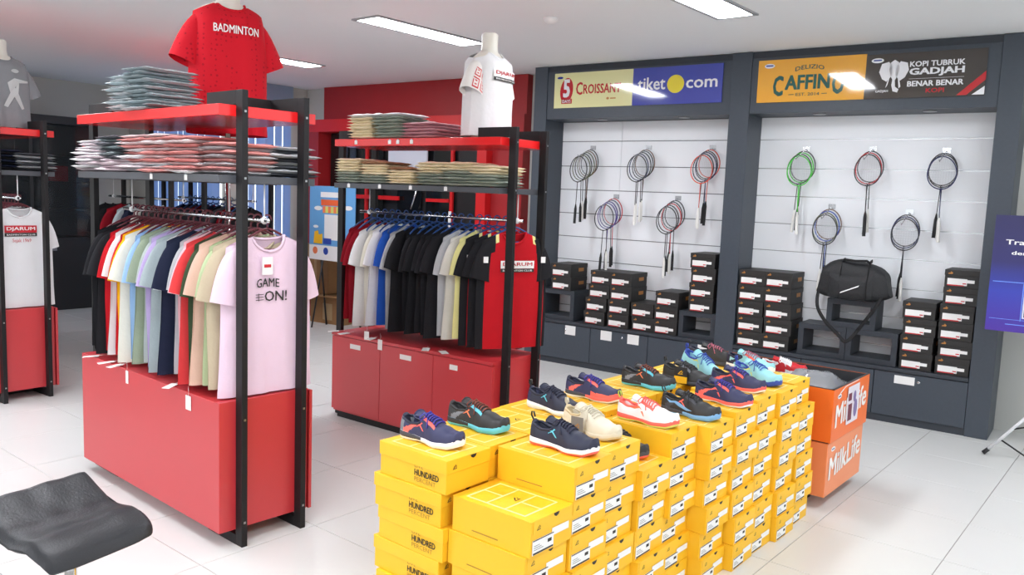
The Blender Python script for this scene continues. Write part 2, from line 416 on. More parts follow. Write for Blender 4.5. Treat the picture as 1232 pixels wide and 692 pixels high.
GRW=mat('grip_white',(232,231,226),.7); GRK=mat('grip_black',(30,30,32),.7); GRY=mat('grip_grey',(130,130,128),.7); STR=mat('string',(205,208,212),.5)
# hook groups: u, z, colours front to back, grips
HK=[(.30,2.225,['black','olive','black','olive','brown','black'],'kkwkkk','highest left'),
    (.935,2.225,['black','navy','black','black','brown'],'wwwwk','top middle, left bay'),
    (1.60,2.225,['coral','black','navy','black','coral'],'wwkkk','top right, left bay'),
    (.60,1.735,['black','purple','purple','navy','red'],'kwkkk','low left, left bay'),
    (1.28,1.74,['black','black','red','black','black'],'wkwkk','low right, left bay'),
    (2.47,2.21,['green','black','green','black'],'wwkw','green framed'),
    (3.02,2.21,['black','red','black'],'kkw','top middle, right bay'),
    (3.575,2.195,['navy','black','black'],'wwk','top right, right bay'),
    (2.725,1.715,['black','olive','blue','brown'],'wwkk','beside the duffel bag'),
    (3.345,1.695,['black','navy','black'],'wkk','behind the duffel bag')]
HN=['upper left of left bay','upper middle of left bay','upper right of left bay','lower left of left bay','lower right of left bay',
    'upper left of right bay','upper middle of right bay','upper right of right bay','left of the duffel bag','right of the duffel bag']
for hi,(u,z,cs,gs,_) in enumerate(HK):
    h=thing('wall_hook','steel hook holding racquets '+HN[hi],'hook',WU.W(u,.335,z),WU.a,'racquet hooks')
    hb=MB().tube([(0,0,.0),(0,-.03,0),(0,-.285,-.095),(0,-.30,-.08)],.004,6)
    part('arm',hb,CHROME,h); part('plate',MB().box(-.03,.03,-.006,0,-.012,.03),CHROME if hi>4 else STEEL,h)
    n=len(cs)
    for k,c in enumerate(cs):
        dd=.055+(n-1-k)*.042; vv=.335-dd; zk=z-.006-(dd-.03)*.373
        t=thing('badminton_racquet','%s racquet, %s on the hook %s'%(c,('foremost' if k==0 else ('rearmost' if k==n-1 else ORD[k]+' from front')),HN[hi]),'racquet',
            WU.W(u+random.uniform(-.003,.003),vv,zk),WU.a,'racquets on the slat wall')
        t.rotation_euler=(R(random.uniform(-1.5,1)),R(random.uniform(-2,3)),WU.a+R(random.uniform(-4,4)))
        obj('frame',RQ['frame'],PC[c],t); obj('shaft',RQ['shaft'],PC['black' if k%2 else c],t)
        g=gs[k]; obj('grip',RQ['grip'],{'w':GRW,'k':GRK}[g],t)
        obj('strings',RQ['strings'],STR,t)

# ------------------------------------------------------------------ black shoe boxes
BX,BY,BZ=.235,.325,.137
bb=MB().box(0,BX,.002,BY,0,BZ-.045).mesh('box_body',bevel=.002)
bl=MB().box(-.003,BX+.003,-.001,BY+.003,BZ-.045,BZ-.001).mesh('box_lid',bevel=.002)
bs=MB().box(.02,.155,-.0025,-.0012,.018,.070).mesh('box_sticker')
bs2=MB().box(.15,.205,-.0032,-.0018,.040,.064).mesh('box_sticker2')
br=MB().box(.02,.135,-.0034,-.0022,.014,.022).box(.125,.15,-.0034,-.0022,.03,.038).mesh('box_red')
bg=MB(); bg.add([(.02,-.002,.102),(.05,-.002,.102),(.055,-.002,.112),(.04,-.002,.124),(.036,-.002,.112),(.026,-.002,.112)],[(0,1,2,3,4,5)])
bg=bg.mesh('box_logo',fix=False)
bsd=MB().box(BX+.0032,BX+.0042,.15,.25,BZ-.10+.02,BZ-.10+.055).mesh('box_side_logo')
def black_box(u,v,z,rz,lab):
    t=thing('shoe_box',lab,'shoe box',WU.W(u,v,z),WU.a+R(rz),'black shoe boxes on the display unit')
    obj('box_body',bb,BOXB,t); l=obj('lid',bl,BOXB,t); obj('label_sticker',bs,PAPER,t); obj('barcode_sticker',bs2,PAPER,t)
    obj('red_strip',br,REDP,t); obj('gold_logo',bg,GOLD,l); obj('side_logo',bsd,GOLD,l)
CUBEH=.31
stacks=[(.055,WT+CUBEH,2,'on the low open cube beside the middle rack'),(.50,WT,4,'in the leftmost worktop stack of the left bay'),(.752,WT,4,'in the second worktop stack of the left bay'),
        (1.005,WT,2,'in the short two-box stack of the left bay'),(1.255,WT,3,'in the three-box stack of the left bay'),(1.60,WT+.25,4,'on the open cube at the divider'),
        (2.065,WT,5,'in the stack against the middle pillar'),(2.305,WT,5,'in the stack of five left of the cubes'),(3.425,WT,4,'in the four-box stack right of the cubes'),(3.685,WT,6,'in the six-box stack by the right pillar')]
for u,z,n,lab in stacks:
    for k in range(n):
        dx=random.uniform(-.012,.012)+ (0.02*(k-1.5) if n==4 and u==.50 else 0)*.6
        black_box(u+dx,.008+random.uniform(0,.012),z+k*BZ+.0005,random.uniform(-1.2,.6),('only ' if n==1 else ('top ' if k==n-1 else ('bottom ' if k==0 else ORD[k]+' lowest ')))+'black shoe box '+lab)
# open cubes
def cube(u0,u1,z0,h,lab,dep=.30,th=.045):
    t=thing('open_cube',lab,'display cube',WU.W(u0,.03,z0),WU.a)
    W_=u1-u0
    for a in ((0,W_,0,dep,0,th),(0,W_,0,dep,h-th,h),(0,th,0,dep,th,h-th),(W_-th,W_,0,dep,th,h-th)):
        part('panel',MB().box(*a),GREYD,t,bevel=.002)
cube(-.07,.34,WT+.0005,CUBEH-.001,'charcoal open cube under two black boxes at the left end')
cube(1.50,1.86,WT+.0005,.249,'charcoal open cube under four black boxes by the middle pillar')
cube(2.61,3.0,WT+.0005,.27,'lower left charcoal open cube below the duffel bag')
cube(3.003,3.40,WT+.0005,.27,'lower right charcoal open cube below the duffel bag')
cube(2.83,3.22,WT+.272,.235,'upper charcoal open cube that the duffel bag covers',dep=.26)

# ------------------------------------------------------------------ duffel bag
BAGM=mat('black_nylon',(30,31,34),.6,noise_amt=.2,nscale=30,bump=.4,bscale=60)
bag=thing('duffel_bag','black duffel bag with white slash and hanging shoulder strap','bag',WU.W(3.04,.02,.965),WU.a)
def bagf(a,t):  # a around, t along
    x=(t-.5)*.52; e=1-abs(2*t-1)**5*.28
    an=2*math.pi*a; cy=math.cos(an); cz=math.sin(an)
    sg=lambda q,p:math.copysign(abs(q)**p,q)
    z=.155*sg(cz,.6)*e+.16; y=-.0+.12*sg(cy,.7)*e
    z+=.02*math.exp(-((t-.28)/.2)**2)*(cz>0)*cz - .03*math.exp(-((t-1)/.2)**2)*max(cz,0)
    x+= .03*cz*(1 if t>.5 else -1)*-1*abs(2*t-1)
    n_=noise.noise(Vector((x*9,y*9,z*9)))*.012
    return (x,y+n_,z+n_*.6)
mb=MB().grid(32,18,bagf,close_u=True)
mb.add([bagf(k/32,0) for k in range(32)],[tuple(range(32))],0,True); mb.add([bagf(k/32,1) for k in range(32)],[tuple(range(32))],0,True)
part('bag_body',mb,BAGM,bag)
pk=MB().grid(12,10,lambda a,b:((a-.5)*.34-.01,-.118-.035*(1-(2*a-1)**4)*(1-(2*b-1)**4),.03+b*.20-.02*math.sin(math.pi*a)))
part('front_pocket',pk,BAGM,bag)
part('white_slash',MB().add([(-.075,-.160,.06),(.065,-.160,.125),(.07,-.160,.138),(-.07,-.160,.072)],[(0,1,2,3)]),WPRINT,bag)
WEB=mat('webbing',(22,22,24),.8)
for x in (-.09,.12):
    part('handle_band',MB().tube([(x,-.125,.02),(x,-.14,.12),(x,-.115,.25),(x,-.06,.325),(x,0,.33)],.016,6,flat=(1,.25)),WEB,bag)
part('grab_handle',MB().tube([(-.09,-.07,.315),(-.07,-.1,.335),(.02,-.12,.33),(.1,-.1,.335),(.12,-.07,.315)],.011,6),WEB,bag)
st=[(-.255,-.02,.15),(-.27,-.09,.02),(-.25,-.14,-.08),(-.16,-.18,-.19),(-.03,-.2,-.29),(.0,-.2,-.33),(.05,-.2,-.30),(.14,-.17,-.14),(.22,-.12,.0),(.245,-.03,.14)]
sp=[]
for i in range(len(st)-1):
    for q in range(4): sp.append(Vector(st[i]).lerp(Vector(st[i+1]),q/4))
sp.append(Vector(st[-1]))
for _ in range(3): sp=[sp[0]]+[(sp[i-1]+sp[i]*2+sp[i+1])/4 for i in range(1,len(sp)-1)]+[sp[-1]]
part('shoulder_strap',MB().tube(sp,.014,6,flat=(1,.3)),WEB,bag)
part('strap_pad',MB().tube([sp[i] for i in range(26,32)],.024,8,flat=(1,.35)),WEB,bag)

# ------------------------------------------------------------------ red doorway panel behind the middle rack (frame of the wall)
rd=thing('red_portal','red framed doorway with dark glass doors set in the back wall','doorway',WU.W(0,.43,0),WU.a)
# outer red frame (in display-unit coordinates, wall plane y=0)
U0,U1=-4.0,-.42
part('upper_panel',MB().box(-3.84,-.56,-.10,-.002,2.60,CH-.003),REDDARK,rd)
part('frame_head',MB().box(-3.98,-.92,-.24,-.02,2.44,2.60),REDFR,rd,bevel=.003)
part('frame_jamb',MB().box(-3.98,-3.78,-.24,-.02,0,2.44),REDDARK,rd,bevel=.003)
part('frame_jamb',MB().box(-1.12,-.985,-.24,-.02,0,2.44),REDFR,rd,bevel=.003)
part('side_panel',MB().box(-.98,-.56,-.14,-.002,0,2.60),REDDARK,rd)
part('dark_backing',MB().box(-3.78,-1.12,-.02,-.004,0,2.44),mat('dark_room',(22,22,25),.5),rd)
for x in (-3.25,-2.75,-2.1,-1.62):
    part('glass_pane',MB().box(x-.42 if x>-3 else x-.5,x-.02,-.05,-.042,.05,2.42),GLASSD,rd)
for x in (-3.05,-1.62): part('door_stile',MB().box(x-.02,x+.02,-.08,-.05,0,2.44),REDFR,rd)
part('door_rail',MB().box(-3.6,-2.45,-.10,-.08,1.60,1.65),REDFR,rd)
part('door_rail',MB().box(-2.0,-1.65,-.10,-.08,1.60,1.64),REDFR,rd)
part('white_board',MB().box(-2.62,-1.98,-.12,-.1,1.90,2.23),mat('white_board',(206,210,222),.3),rd)
part('door_pull',MB().tube([(-2.22,-.12,1.5),(-2.12,-.12,1.76)],.012,8),CHROME,rd)
for x in (-3.45,-2.35,-1.62): part('pale_strip',MB().box(x-.02,x+.02,-.095,-.085,(1.95 if x<-2 else 1.3),2.3 if x<-2 else 1.5),WHITE,rd)

# ------------------------------------------------------------------ garments
HR=.006
def hanger_mesh():
    mb=MB(); arm=[]
    for s in (-1,1): 
        pts=[(0,0,-.055),(s*.03,0,-.062),(s*.09,0,-.090),(s*.14,0,-.118),(s*.168,0,-.142),(s*.170,0,-.152),(s*.155,0,-.157),(s*.08,0,-.157),(0,0,-.157)]
        mb.tube(pts,HR,6)
    return mb.mesh('hanger_arms')
def hook_mesh():
    pts=[(0,0,-.06),(0,0,-.035)]
    for k in range(11):
        a=R(-80+k*27); pts.append((.021*math.cos(a)*1,0,-.010+.0+.021*math.sin(a)+.0))
    return MB().tube(pts,.0042,6).mesh('hanger_hook')
HA,HH=hanger_mesh(),hook_mesh()
def hanger(fr,u,v,z,m,lab,grp,rz=0):
    t=thing('clothes_hanger',lab,'hanger',fr.W(u,v,z),fr.a+R(90+rz),grp)
    obj('shoulder_bar',HA,m,t); obj('hook',HH,m,t)

def shirt_shape(hb=.25, th=.03, L=.74, flare=0, sl=.23, sang=62, seed=0, fold=1, sw=.088, sth=.03, neck=.085, scoop=.075):
    """body and sleeve surface functions; z=0 is the base of the collar, -y is the front"""
    sx=hb*.88
    def top(x):
        ax=abs(x)
        if ax<neck: return .0-(0)
        return -(ax-neck)/(sx-neck)*.055
    def side(t):  # half width from hem t=0 to top t=1
        if t<.68: return hb+flare*(1-t/.68)
        q=(t-.68)/.32; return hb+(sx-hb)*q**.8
    def body(sgn,s,t):
        # s in -1..1 across, t 0..1 hem to shoulder
        hw=side(t); x=s*hw
        zt=top(x if abs(x)<sx else math.copysign(sx,x))
        if abs(x)<neck:
            d=(1-(x/neck)**2)**.5; zt-= (scoop if sgn<0 else .018)*d
        z=-L+(zt+L)*t
        b=th*(1-abs(s)**3.2)**.5 if abs(s)<1 else 0
        up=min(1,(0-z)/.10+.30); b*=min(1,up)
        f=fold*(.010*math.sin(9*s+seed+2*t)+.006*math.sin(21*s+seed*2.3+5*t))*(1-t)*(1-s*s)
        f+=fold*.006*noise.noise(Vector((x*9+seed,z*5,sgn)))
        xx=x+fold*.008*math.sin(5*t+seed*1.7+s*2)*(1-t)
        return (xx,sgn*b+f,z)
    ca,sa=math.cos(R(sang)),math.sin(R(sang))
    O=[(sx-.075,-.034),(sx+.035,-.050),(sx+.030+sl*ca*.9,-.06-sl*sa*1.0)]
    w2=2*sw*.92
    I=[(sx-.085,-.060),(sx-.055,-.17),(O[2][0]-w2*sa,O[2][1]-w2*ca)]
    bz=lambda P,t:(P[0][0]*(1-t)**2+2*P[1][0]*t*(1-t)+P[2][0]*t*t,P[0][1]*(1-t)**2+2*P[1][1]*t*(1-t)+P[2][1]*t*t)
    def sleeve(sd,a,t):
        # tube: t 0 at the shoulder .. 1 at the hem, outer and inner edge curves
        an=2*math.pi*a; o=bz(O,t); n_=bz(I,t); c=((o[0]+n_[0])/2,(o[1]+n_[1])/2); h=((o[0]-n_[0])/2,(o[1]-n_[1])/2)
        yy=sth*(.55+.65*t**.6)
        y=math.sin(an)*yy+fold*.005*math.sin(6*a*3+seed+4*t)*t
        return (sd*(c[0]+h[0]*math.cos(an)),y,c[1]+h[1]*math.cos(an))
    return body,sleeve
def shirt_meshes(key,bodymf=None,sleevemf=None,**kw):
    body,sleeve=shirt_shape(**kw)
    mb=MB()
    for sg in (-1,1):
        mb.grid(21,15,lambda a,t,sg=sg:body(sg,a*2-1,t),flip=(sg>0),mfn=(lambda a,t,sg=sg:bodymf(sg,a*2-1,t)) if bodymf else None)
    bm_=mb.mesh(key+'_body',fix=False)
    sls=[]
    for sd in (-1,1):
        m2=MB().grid(16,9,lambda a,t,sd=sd:sleeve(sd,a,t),close_u=True,mfn=(lambda a,t,sd=sd:sleevemf(sd,a,t)) if sleevemf else None)
        # turned-in hem
        m2.grid(16,2,lambda a,t,sd=sd:tuple(Vector(sleeve(sd,a,1)).lerp(Vector(sleeve(sd,0,1)).lerp(Vector(sleeve(sd,.5,1)),.5),.12*t)+Vector((0,0,.03*t))),close_u=True)
        sls.append(m2.mesh(key+'_sleeve'))
    nk=kw.get('neck',.085)
    pts=[]
    for k in range(20):
        a=2*math.pi*k/20; s=math.sin(a); c=math.cos(a)
        x=nk*s; sg=-1 if c>0 else 1
        hb_=kw.get('hb',.25)
        p=body(sg,x/(hb_*.88),1); pts.append((p[0],p[1]+sg*.002*0,p[2]))
    col=MB().tube(pts,.007,6,closed=True,flat=(1,1.2)).mesh(key+'_collar')
    return dict(body=bm_,sl=sls,col=col,fn=body,kw=kw)
SV=[shirt_meshes('tee%d'%i,hb=.235+.012*(i%3),th=.022,L=.72+.012*(i%3),seed=i*1.9,sang=78-i%3*2,flare=.004*i,sl=.235+.012*(i%2),sth=.026,sw=.082) for i in range(5)]
def hung_shirt(fr,u,v,z,bm,sm,lab,var,grp,collar=None,cat='shirt',name='t_shirt',rz=0,top=1.535,dl=0,side_mats=None):
    S=SV[var] if isinstance(var,int) else var
    t=thing(name,lab,cat,fr.W(u,v,z),fr.a+R(90+rz),grp)
    o=obj('body',S['body'],bm,t)
    for k,q in enumerate(S['sl']): obj('sleeve',q,sm,t)
    obj('collar',S['col'],collar or (bm if not isinstance(bm,(list,tuple)) else bm[0]),t)
    return t
FC={'black':fabric('cloth_black',(30,30,34)),'red':fabric('cloth_red',(186,22,34)),'white':fabric('cloth_white',(228,228,230),k=.03),'yellow':fabric('cloth_yellow',(238,176,20)),
 'cream':fabric('cloth_cream',(226,222,208),k=.03),'light blue':fabric('cloth_lightblue',(150,184,226)),'sage':fabric('cloth_sage',(150,164,142)),'mint':fabric('cloth_palegreengrey',(172,184,178)),
 'lavender':fabric('cloth_lavender',(188,168,214)),'blue grey':fabric('cloth_bluegrey',(160,172,176)),'navy':fabric('cloth_navy',(30,36,58)),'light grey':fabric('cloth_lightgrey',(176,178,182)),
 'pale pink':fabric('cloth_palepink',(234,196,204)),'coral':fabric('cloth_coral',(214,62,64)),'dark green':fabric('cloth_darkgreen',(58,74,52)),'peach':fabric('cloth_peach',(216,178,160)),
 'light green':fabric('cloth_lightgreen',(176,190,150)),'beige':fabric('cloth_beige',(190,176,150)),'pink':fabric('cloth_pink',(232,204,222),k=.03),'maroon':fabric('cloth_maroon',(140,18,34)),
 'royal blue':fabric('cloth_royal',(36,84,178)),'grey':fabric('cloth_grey',(136,138,142)),'off white':fabric('cloth_offwhite',(206,204,198)),'sand':fabric('cloth_sand',(246,234,206)),'moss':fabric('cloth_greygreen',(170,178,167)),
 'dusty pink':fabric('cloth_dustypink',(214,164,172)),'ice grey':fabric('cloth_icegrey',(176,188,192)),'charcoal':fabric('cloth_charcoal',(70,72,78)),'blush':fabric('cloth_whitepink',(232,216,222)),'tan':fabric('cloth_tan',(170,128,98)),
 'salmon':fabric('cloth_salmon',(222,150,146)),'dark grey':fabric('cloth_darkgrey',(96,98,104)),'pale yellow':fabric('cloth_paleyellow',(226,220,150))}
HM=mat('maroon_plastic',(104,44,54),.3); HB=mat('blue_plastic',(34,74,138),.35)

# ------------------------------------------------------------------ racks
def rack(fr,label,ctop=.705,cbot=.075,doors=0,full=True):
    t=thing('clothes_rack',label,'clothes rack',fr.P,fr.a,'red and black clothes racks')
    for (u0,u1,t0,t1) in ((-.055,0,-.312,-.055),(-1.655,-1.60,-1.60,-1.343)):
        for v0,v1 in ((-.03,0),(.296,.326)):
            p=part('post',MB().box(u0,u1,v0,v1,0,2.14),BLK,t,bevel=.002)
            part('top_arm',MB().box(t0,t1,v0,v1,2.076,2.14),BLK,p)
            part('foot_arm',MB().box(t0,t1,v0,v1,0,.05),BLK,p)
            for z in (.12,.62,1.745,2.045):
                part('bolt',MB().box(u1 if u1==0 else u0-.002,u1+.002 if u1==0 else u0,(v0+v1)/2-.005,(v0+v1)/2+.005,z-.005,z+.005),STEEL,p)
        a,b=(-.312,-.285) if u1==0 else (-1.37,-1.343)
        part('cross_bar',MB().box(a,b,0,.296,2.076,2.14),BLK,t); part('cross_bar',MB().box(a,b,0,.296,0,.05),BLK,t)
    part('top_shelf',MB().box(-1.60,-.055,-.115,.40,2.022,2.072),REDSH,t,bevel=.002)
    part('lower_shelf',MB().box(-1.60,-.055,-.115,.40,1.722,1.758),SHELF,t,bevel=.002)
    if full: part('cabinet',MB().box(-1.598,-.056,-.115 if not doors else -.095,.37,cbot,ctop-(.022 if doors else 0)),RED,t,bevel=.002); part('back_panel',MB().box(-1.598,-.045,.375,.393,cbot+.0,ctop-.01),RED,t,bevel=.002)
    if doors:
        part('cabinet_top',MB().box(-1.60,-.054,-.118,.374,ctop-.022,ctop),RED,t,bevel=.002)
        for k in range(doors):
            a=-1.598+k*.514; d=part('cabinet_door',MB().box(a+.002,a+.512,-.115,-.096,cbot+.02,ctop-.026),RED,t,bevel=.0015)
            sx=a+{0:.2,1:.2,2:.15}[k]
            part('door_sticker',MB().box(sx,sx+.11 if k<2 else sx+.07,-.1165,-.115,ctop-.10,ctop-.065),PAPER,d)
        part('plinth',MB().box(-1.57,-.08,-.08,.35,.0,cbot),BLK,t)
    rod=part('hanging_rod',MB().tube([(-1.6,.146,1.55),(-.055,.146,1.55)],.011,10),CHROME,t)
    for u in (-1.50,-.10):
        part('rod_hanger',MB().tube([(u,.146,1.722),(u,.146,1.565)],.004,6).lathe([(.006,-.018),(.017,-.008),(.017,.008),(.006,.018)],10,(u,.146,1.55)),WHITE,t)
    return t
rack(LR,'nearest red and black rack with pastel tees on maroon hangers')
rack(MRF,'middle red and black rack with doors, under the white shirt mannequin',ctop=.65,cbot=.05,doors=3)
rack(FRF,'red and black rack at the far left, under the grey shirt mannequin')
rack(BR1,full=False,label='red and black rack half hidden behind the nearest rack of pastel tees')
rack(BR2,'rear rack with blue hangers in front of the pale blinds')

# shirts on the nearest rack, far to near
seq=['black','black','black','red','white','red','yellow','cream','light blue','sage','mint','lavender','blue grey','white','navy','light grey','pale pink','coral','dark green','peach','light green','beige']
for i,c in enumerate(seq):
    u=-1.50+i*.0645
    nb=seq[i-1] if i else None; na=seq[i+1] if i+1<len(seq) else 'pink'
    lab='%s t-shirt %s, %s along the nearest rack'%(c,('in front of the %s one'%nb if nb else 'at the far end'),ORD[i] if i<20 else ('twenty-first' if i==20 else 'twenty-second'))
    v=.146+random.uniform(-.012,.012)
    zt=1.485; dl=random.uniform(0,.02)
    hung_shirt(LR,u,v,zt-.005-dl*.3,FC[c],FC[c],lab,i%5,'tees hanging on the nearest rack',rz=random.uniform(-3,3)-4)
    hanger(LR,u,v,1.566,HM,'maroon plastic hanger under the %s tee, %s along the nearest rack'%(c,ORD[i] if i<20 else ('twenty-first' if i==20 else 'twenty-second')),'maroon hangers on the nearest rack',rz=random.uniform(-4,3)-3)
FRONT=shirt_meshes('front_tee',hb=.240,th=.028,L=.765,seed=.7,sang=77,flare=.012,sl=.25,sth=.03,fold=.6,sw=.08)
def chest(S,off=.007):
    f=S['fn']; hb=S['kw']['hb']; L=S['kw']['L']
    def mp(x,z):  # x,z metres on the front
        t=(z+L)/L; t=min(.99,max(0,t)); p=f(-1,x/hb,t); return (x,p[1]-off,z)
    return mp
t=hung_shirt(LR,-.105,.165,1.478,FC['pink'],FC['pink'],'pale pink t-shirt facing out at the near end of the nearest rack',FRONT,'tees hanging on the nearest rack',rz=-2)
mp=chest(FRONT)
lettering(t,'GAME',INK,mp,-.075,-.25,.12,.042,.015,arc=.006); lettering(t,'ON!',INK,mp,-.03,-.315,.115,.05,.015)
decal(t,[rect(-.08,-.295,-.035,-.292),rect(-.08,-.282,-.035,-.279),rect(-.08,-.308,-.035,-.305),rect(-.065,-.312,-.062,-.275)],INK,mp,'print')
part('hang_tag',MB().box(-.052,.004,-.047,-.045,-.185,-.10),PAPER,t); part('tag_logo',MB().box(-.042,-.006,-.048,-.047,-.150,-.135),REDP,t)
hanger(LR,-.105,.165,1.566,HM,'maroon plastic hanger holding the pink tee that faces out','maroon hangers on the nearest rack')

# far left rack
def club_badge(t,mp,x,y,w,extra=True,h=None):
    h=h or w*.24
    cloth(t,[(x,y,x+w,y+h)],REDP if extra else WPRINT,mp,'red_badge' if extra else 'white_badge')
    q=lambda a,b:(mp(a,b)[0],mp(a,b)[1]-.0028,mp(a,b)[2])
    lettering(t,'DJARUM',WPRINT if extra else REDP,q,x+w*.06,y+h*.2,w*.88,h*.6,.02)
    cloth(t,[(x,y-h*.5,x+w,y-h*.04)],INK,mp,'black_bar')
    lettering(t,'BADMINTON CLUB',WPRINT,q,x+w*.06,y-h*.38,w*.88,h*.22,.01)
for i,c in enumerate(['white','light grey','white','grey','black','white']):
    last=i==5; u=-.42+i*.058
    S=FRONT if last else i%5
    t=hung_shirt(FRF,u,.16,1.478,FC[c],FC[c],'white t-shirt with red club badge at the far left' if last else '%s t-shirt behind the badge tee on the far left rack, %s from it'%(c,ORD[4-i]),S,'tees on the far left rack')
    hanger(FRF,u,.16,1.566,HM,'maroon hanger holding the white badge tee' if last else 'maroon hanger over the %s tee, %s behind the badge tee'%(c,ORD[4-i]),'maroon hangers on the far left rack',rz=random.uniform(-6,6) if not last else 0)
    if last:
        mp=chest(FRONT); club_badge(t,mp,-.115,-.19,.23)
        lettering(t,'Sejak 1969',REDP,mp,-.06,-.27,.13,.035,.0)

# middle rack
TEAMB=lambda sg,s,t:1 if abs(s)>.80 and t<.72 else (2 if (t>.86 and abs(s)>.52 and abs(s)<.66) else (1 if t>.80 and abs(s)>=.66 else 0))
TEAM=shirt_meshes('team',bodymf=TEAMB,hb=.25,th=.026,L=.765,seed=2.2,sang=76,flare=.008,sl=.24,sth=.03,fold=.6,sw=.08)
mseq=['maroon','maroon','white','cream','white','royal blue','light grey','black','black','black','black','black','black','light grey','off white','pale yellow','team','team','team']
n=len(mseq)
for i,c in enumerate(mseq):
    u=-1.49+i*(1.37/(n-1)); v=.146+random.uniform(-.01,.01)
    where=ORD[i]+' along the middle rack'
    if c=='team':
        last=i==n-1
        lab='red team shirt with black sleeves and white club badge, facing out' if last else 'red and black team shirt, %s, behind the badge shirt'%where
        t=hung_shirt(MRF,u,v,1.475,[FC['red'],FC['black'],FC['pale yellow']],FC['black'],lab,TEAM,'shirts hanging on the middle rack',collar=FC['red'],rz=-27)
        if last:
            club_badge(t,chest(TEAM),-.10,-.235,.245,False,.05)
        for sd in (-1,1):
            q=Vector(shirt_shape(**{k:v_ for k,v_ in TEAM['kw'].items()})[1](sd,.75,.62))
            part('sleeve_patch',MB().box(q.x-.016,q.x+.016,q.y-.006,q.y-.003,q.z-.02,q.z+.02),WPRINT,t)
    else:
        hung_shirt(MRF,u,v,1.475-random.uniform(0,.012)-(.0),FC[c],FC[c],'%s t-shirt, %s'%(c,where),i%5,'shirts hanging on the middle rack',rz=random.uniform(-4,2)-5-max(0,i-9)*3)
    hanger(MRF,u,v,1.566,HB,'blue plastic hanger, %s'%where,'blue hangers on the middle rack',rz=(-27 if c=='team' else random.uniform(-6,3)-5-max(0,i-9)*3))
# rear racks
for i,c in enumerate(['black','black','maroon','ice grey','navy','off white','black','black']):
    u=-1.5+i*.17
    hung_shirt(BR1,u,.146,1.48,FC[c],FC[c],'%s shirt, %s along the rack hidden behind the nearest one'%(c,ORD[i]),i%5,'shirts on the half hidden rear rack')
for i in range(10):
    u=-1.35+i*.12; c=['navy','black','charcoal','maroon','black'][i%5]
    hung_shirt(BR2,u,.146,1.48,FC[c],FC[c],'%s shirt, %s along the rear rack by the blinds'%(c,ORD[i]),i%5,'shirts on the rear rack by the blinds')
    hanger(BR2,u,.146,1.566,HB,'blue hanger, %s along the rear rack by the blinds'%ORD[i],'blue hangers on the rear rack',rz=random.uniform(-12,12))

# price tags
def ptag(fr,u,v,z,rx,rz,lab,w=.05,h=.075):
    t=thing('price_tag',lab,'price tag',fr.W(u,v,z),0,'white price tags under the hanging shirts',rot=(rx,0,fr.a+rz))
    part('card',MB().box(-w/2,w/2,-.0015,0,-h,0),PAPER,t)
    part('string',MB().tube([(0,-.001,0),(.01,-.004,.02),(.0,.0,.045)],.0008,4),PAPER,t)
ptag(LR,-.335,-.118,.69,0,0,'white price tag hanging against the nearest red cabinet, near its corner',.05,.07)
ptag(LR,-1.0,-.118,.70,0,R(4),'narrow clear price tag hanging over the red cabinet under the sage tee',.025,.07)
for i,(u,z,r) in enumerate(((-1.42,.7065,80),(-1.22,.7065,75),(-1.12,.7065,82),(-.52,.7065,80))):
    ptag(LR,u,-.09,.712,R(-86),R(20*i-30),'white price tag lying on the nearest red cabinet, %s from its far end'%ORD[i],.04,.085)
for i,(u,z) in enumerate(((-1.56,.652),(-1.45,.652),(-1.18,.70),(-.66,.652),(-.52,.652))):
    ptag(MRF,u,-.085,.656,R(-86),R(25*i-40),'white price tag lying on the middle cabinet top, %s from its far end'%ORD[i],.05,.08)
ptag(MRF,-1.08,-.119,.66,0,0,'white price tag hanging over the second door of the middle cabinet',.045,.075)
ptag(MRF,-1.22,-.119,.70,0,0,'white price tag hanging above the first door of the middle cabinet',.05,.06)

# ------------------------------------------------------------------ folded shirts
def folded(seed,w=.25,d=.30,h=.024):
    def f(sg):
        def g(a,b):
            s=2*a-1; t=2*b-1
            e=max(0,(1-abs(s)**9)*(1-abs(t)**9))**.3
            n_=noise.noise(Vector((s*1.6+seed*3,t*1.6,seed)))*.007+noise.noise(Vector((s*4+seed,t*4,seed*2)))*.003
            z=h/2+sg*h/2*e*(.9+.25*noise.noise(Vector((s*2,t*2,seed+sg))))+n_*e
            wob=.010*noise.noise(Vector((t*2.2,seed*5,sg*.3)))
            x=s*w/2+wob; y=t*d/2+.012*noise.noise(Vector((s*2.2,seed*7,1)))
            return (x,y,max(z,0))
        return g
    m=MB().grid(13,11,f(1)); m.grid(13,11,f(-1),flip=True)
    # inner layers showing at the fold
    me=m.mesh('folded_shirt_body',fix=False); return me
FS=[folded(s) for s in range(6)]
def pile(fr,u,v,z,cols,lab,grp,h=.022,w=1,slump=0,lean=0,jit=.012,cat='folded shirt',mess=.05):
    n=len(cols)
    for i,c in enumerate(cols):
        pos=('bottom' if i==0 else 'top' if i==n-1 else ORD[i]+' lowest')
        l='%s folded shirt, %s in %s'%(c,pos,lab.replace(', grey shelf of the nearest rack',' on the nearest grey shelf').replace(', grey shelf of the middle rack',' on the middle grey shelf'))
        o=obj('folded_shirt',FS[(i*2+int(u*50))%6],FC[c])
        o.location=fr.W(u+random.uniform(-jit,jit)+lean*i,v+random.uniform(-jit,jit),z+i*h)
        o.rotation_euler=(slump*i,random.uniform(-.03,.03)*mess*4,fr.a+random.uniform(-mess,mess)); o.scale=(w,1,h/.022)
        tag(o,l,cat,grp)
def mix(n,*cs): return [cs[(k*7+k//2)%len(cs)] for k in range(n)]
g='folded shirts on the nearest rack'
pile(LR,-1.09,.03,2.073,mix(11,'ice grey','white','mint'),'the left pile atop the nearest rack',g,.0175,.9,jit=.025,mess=.12)
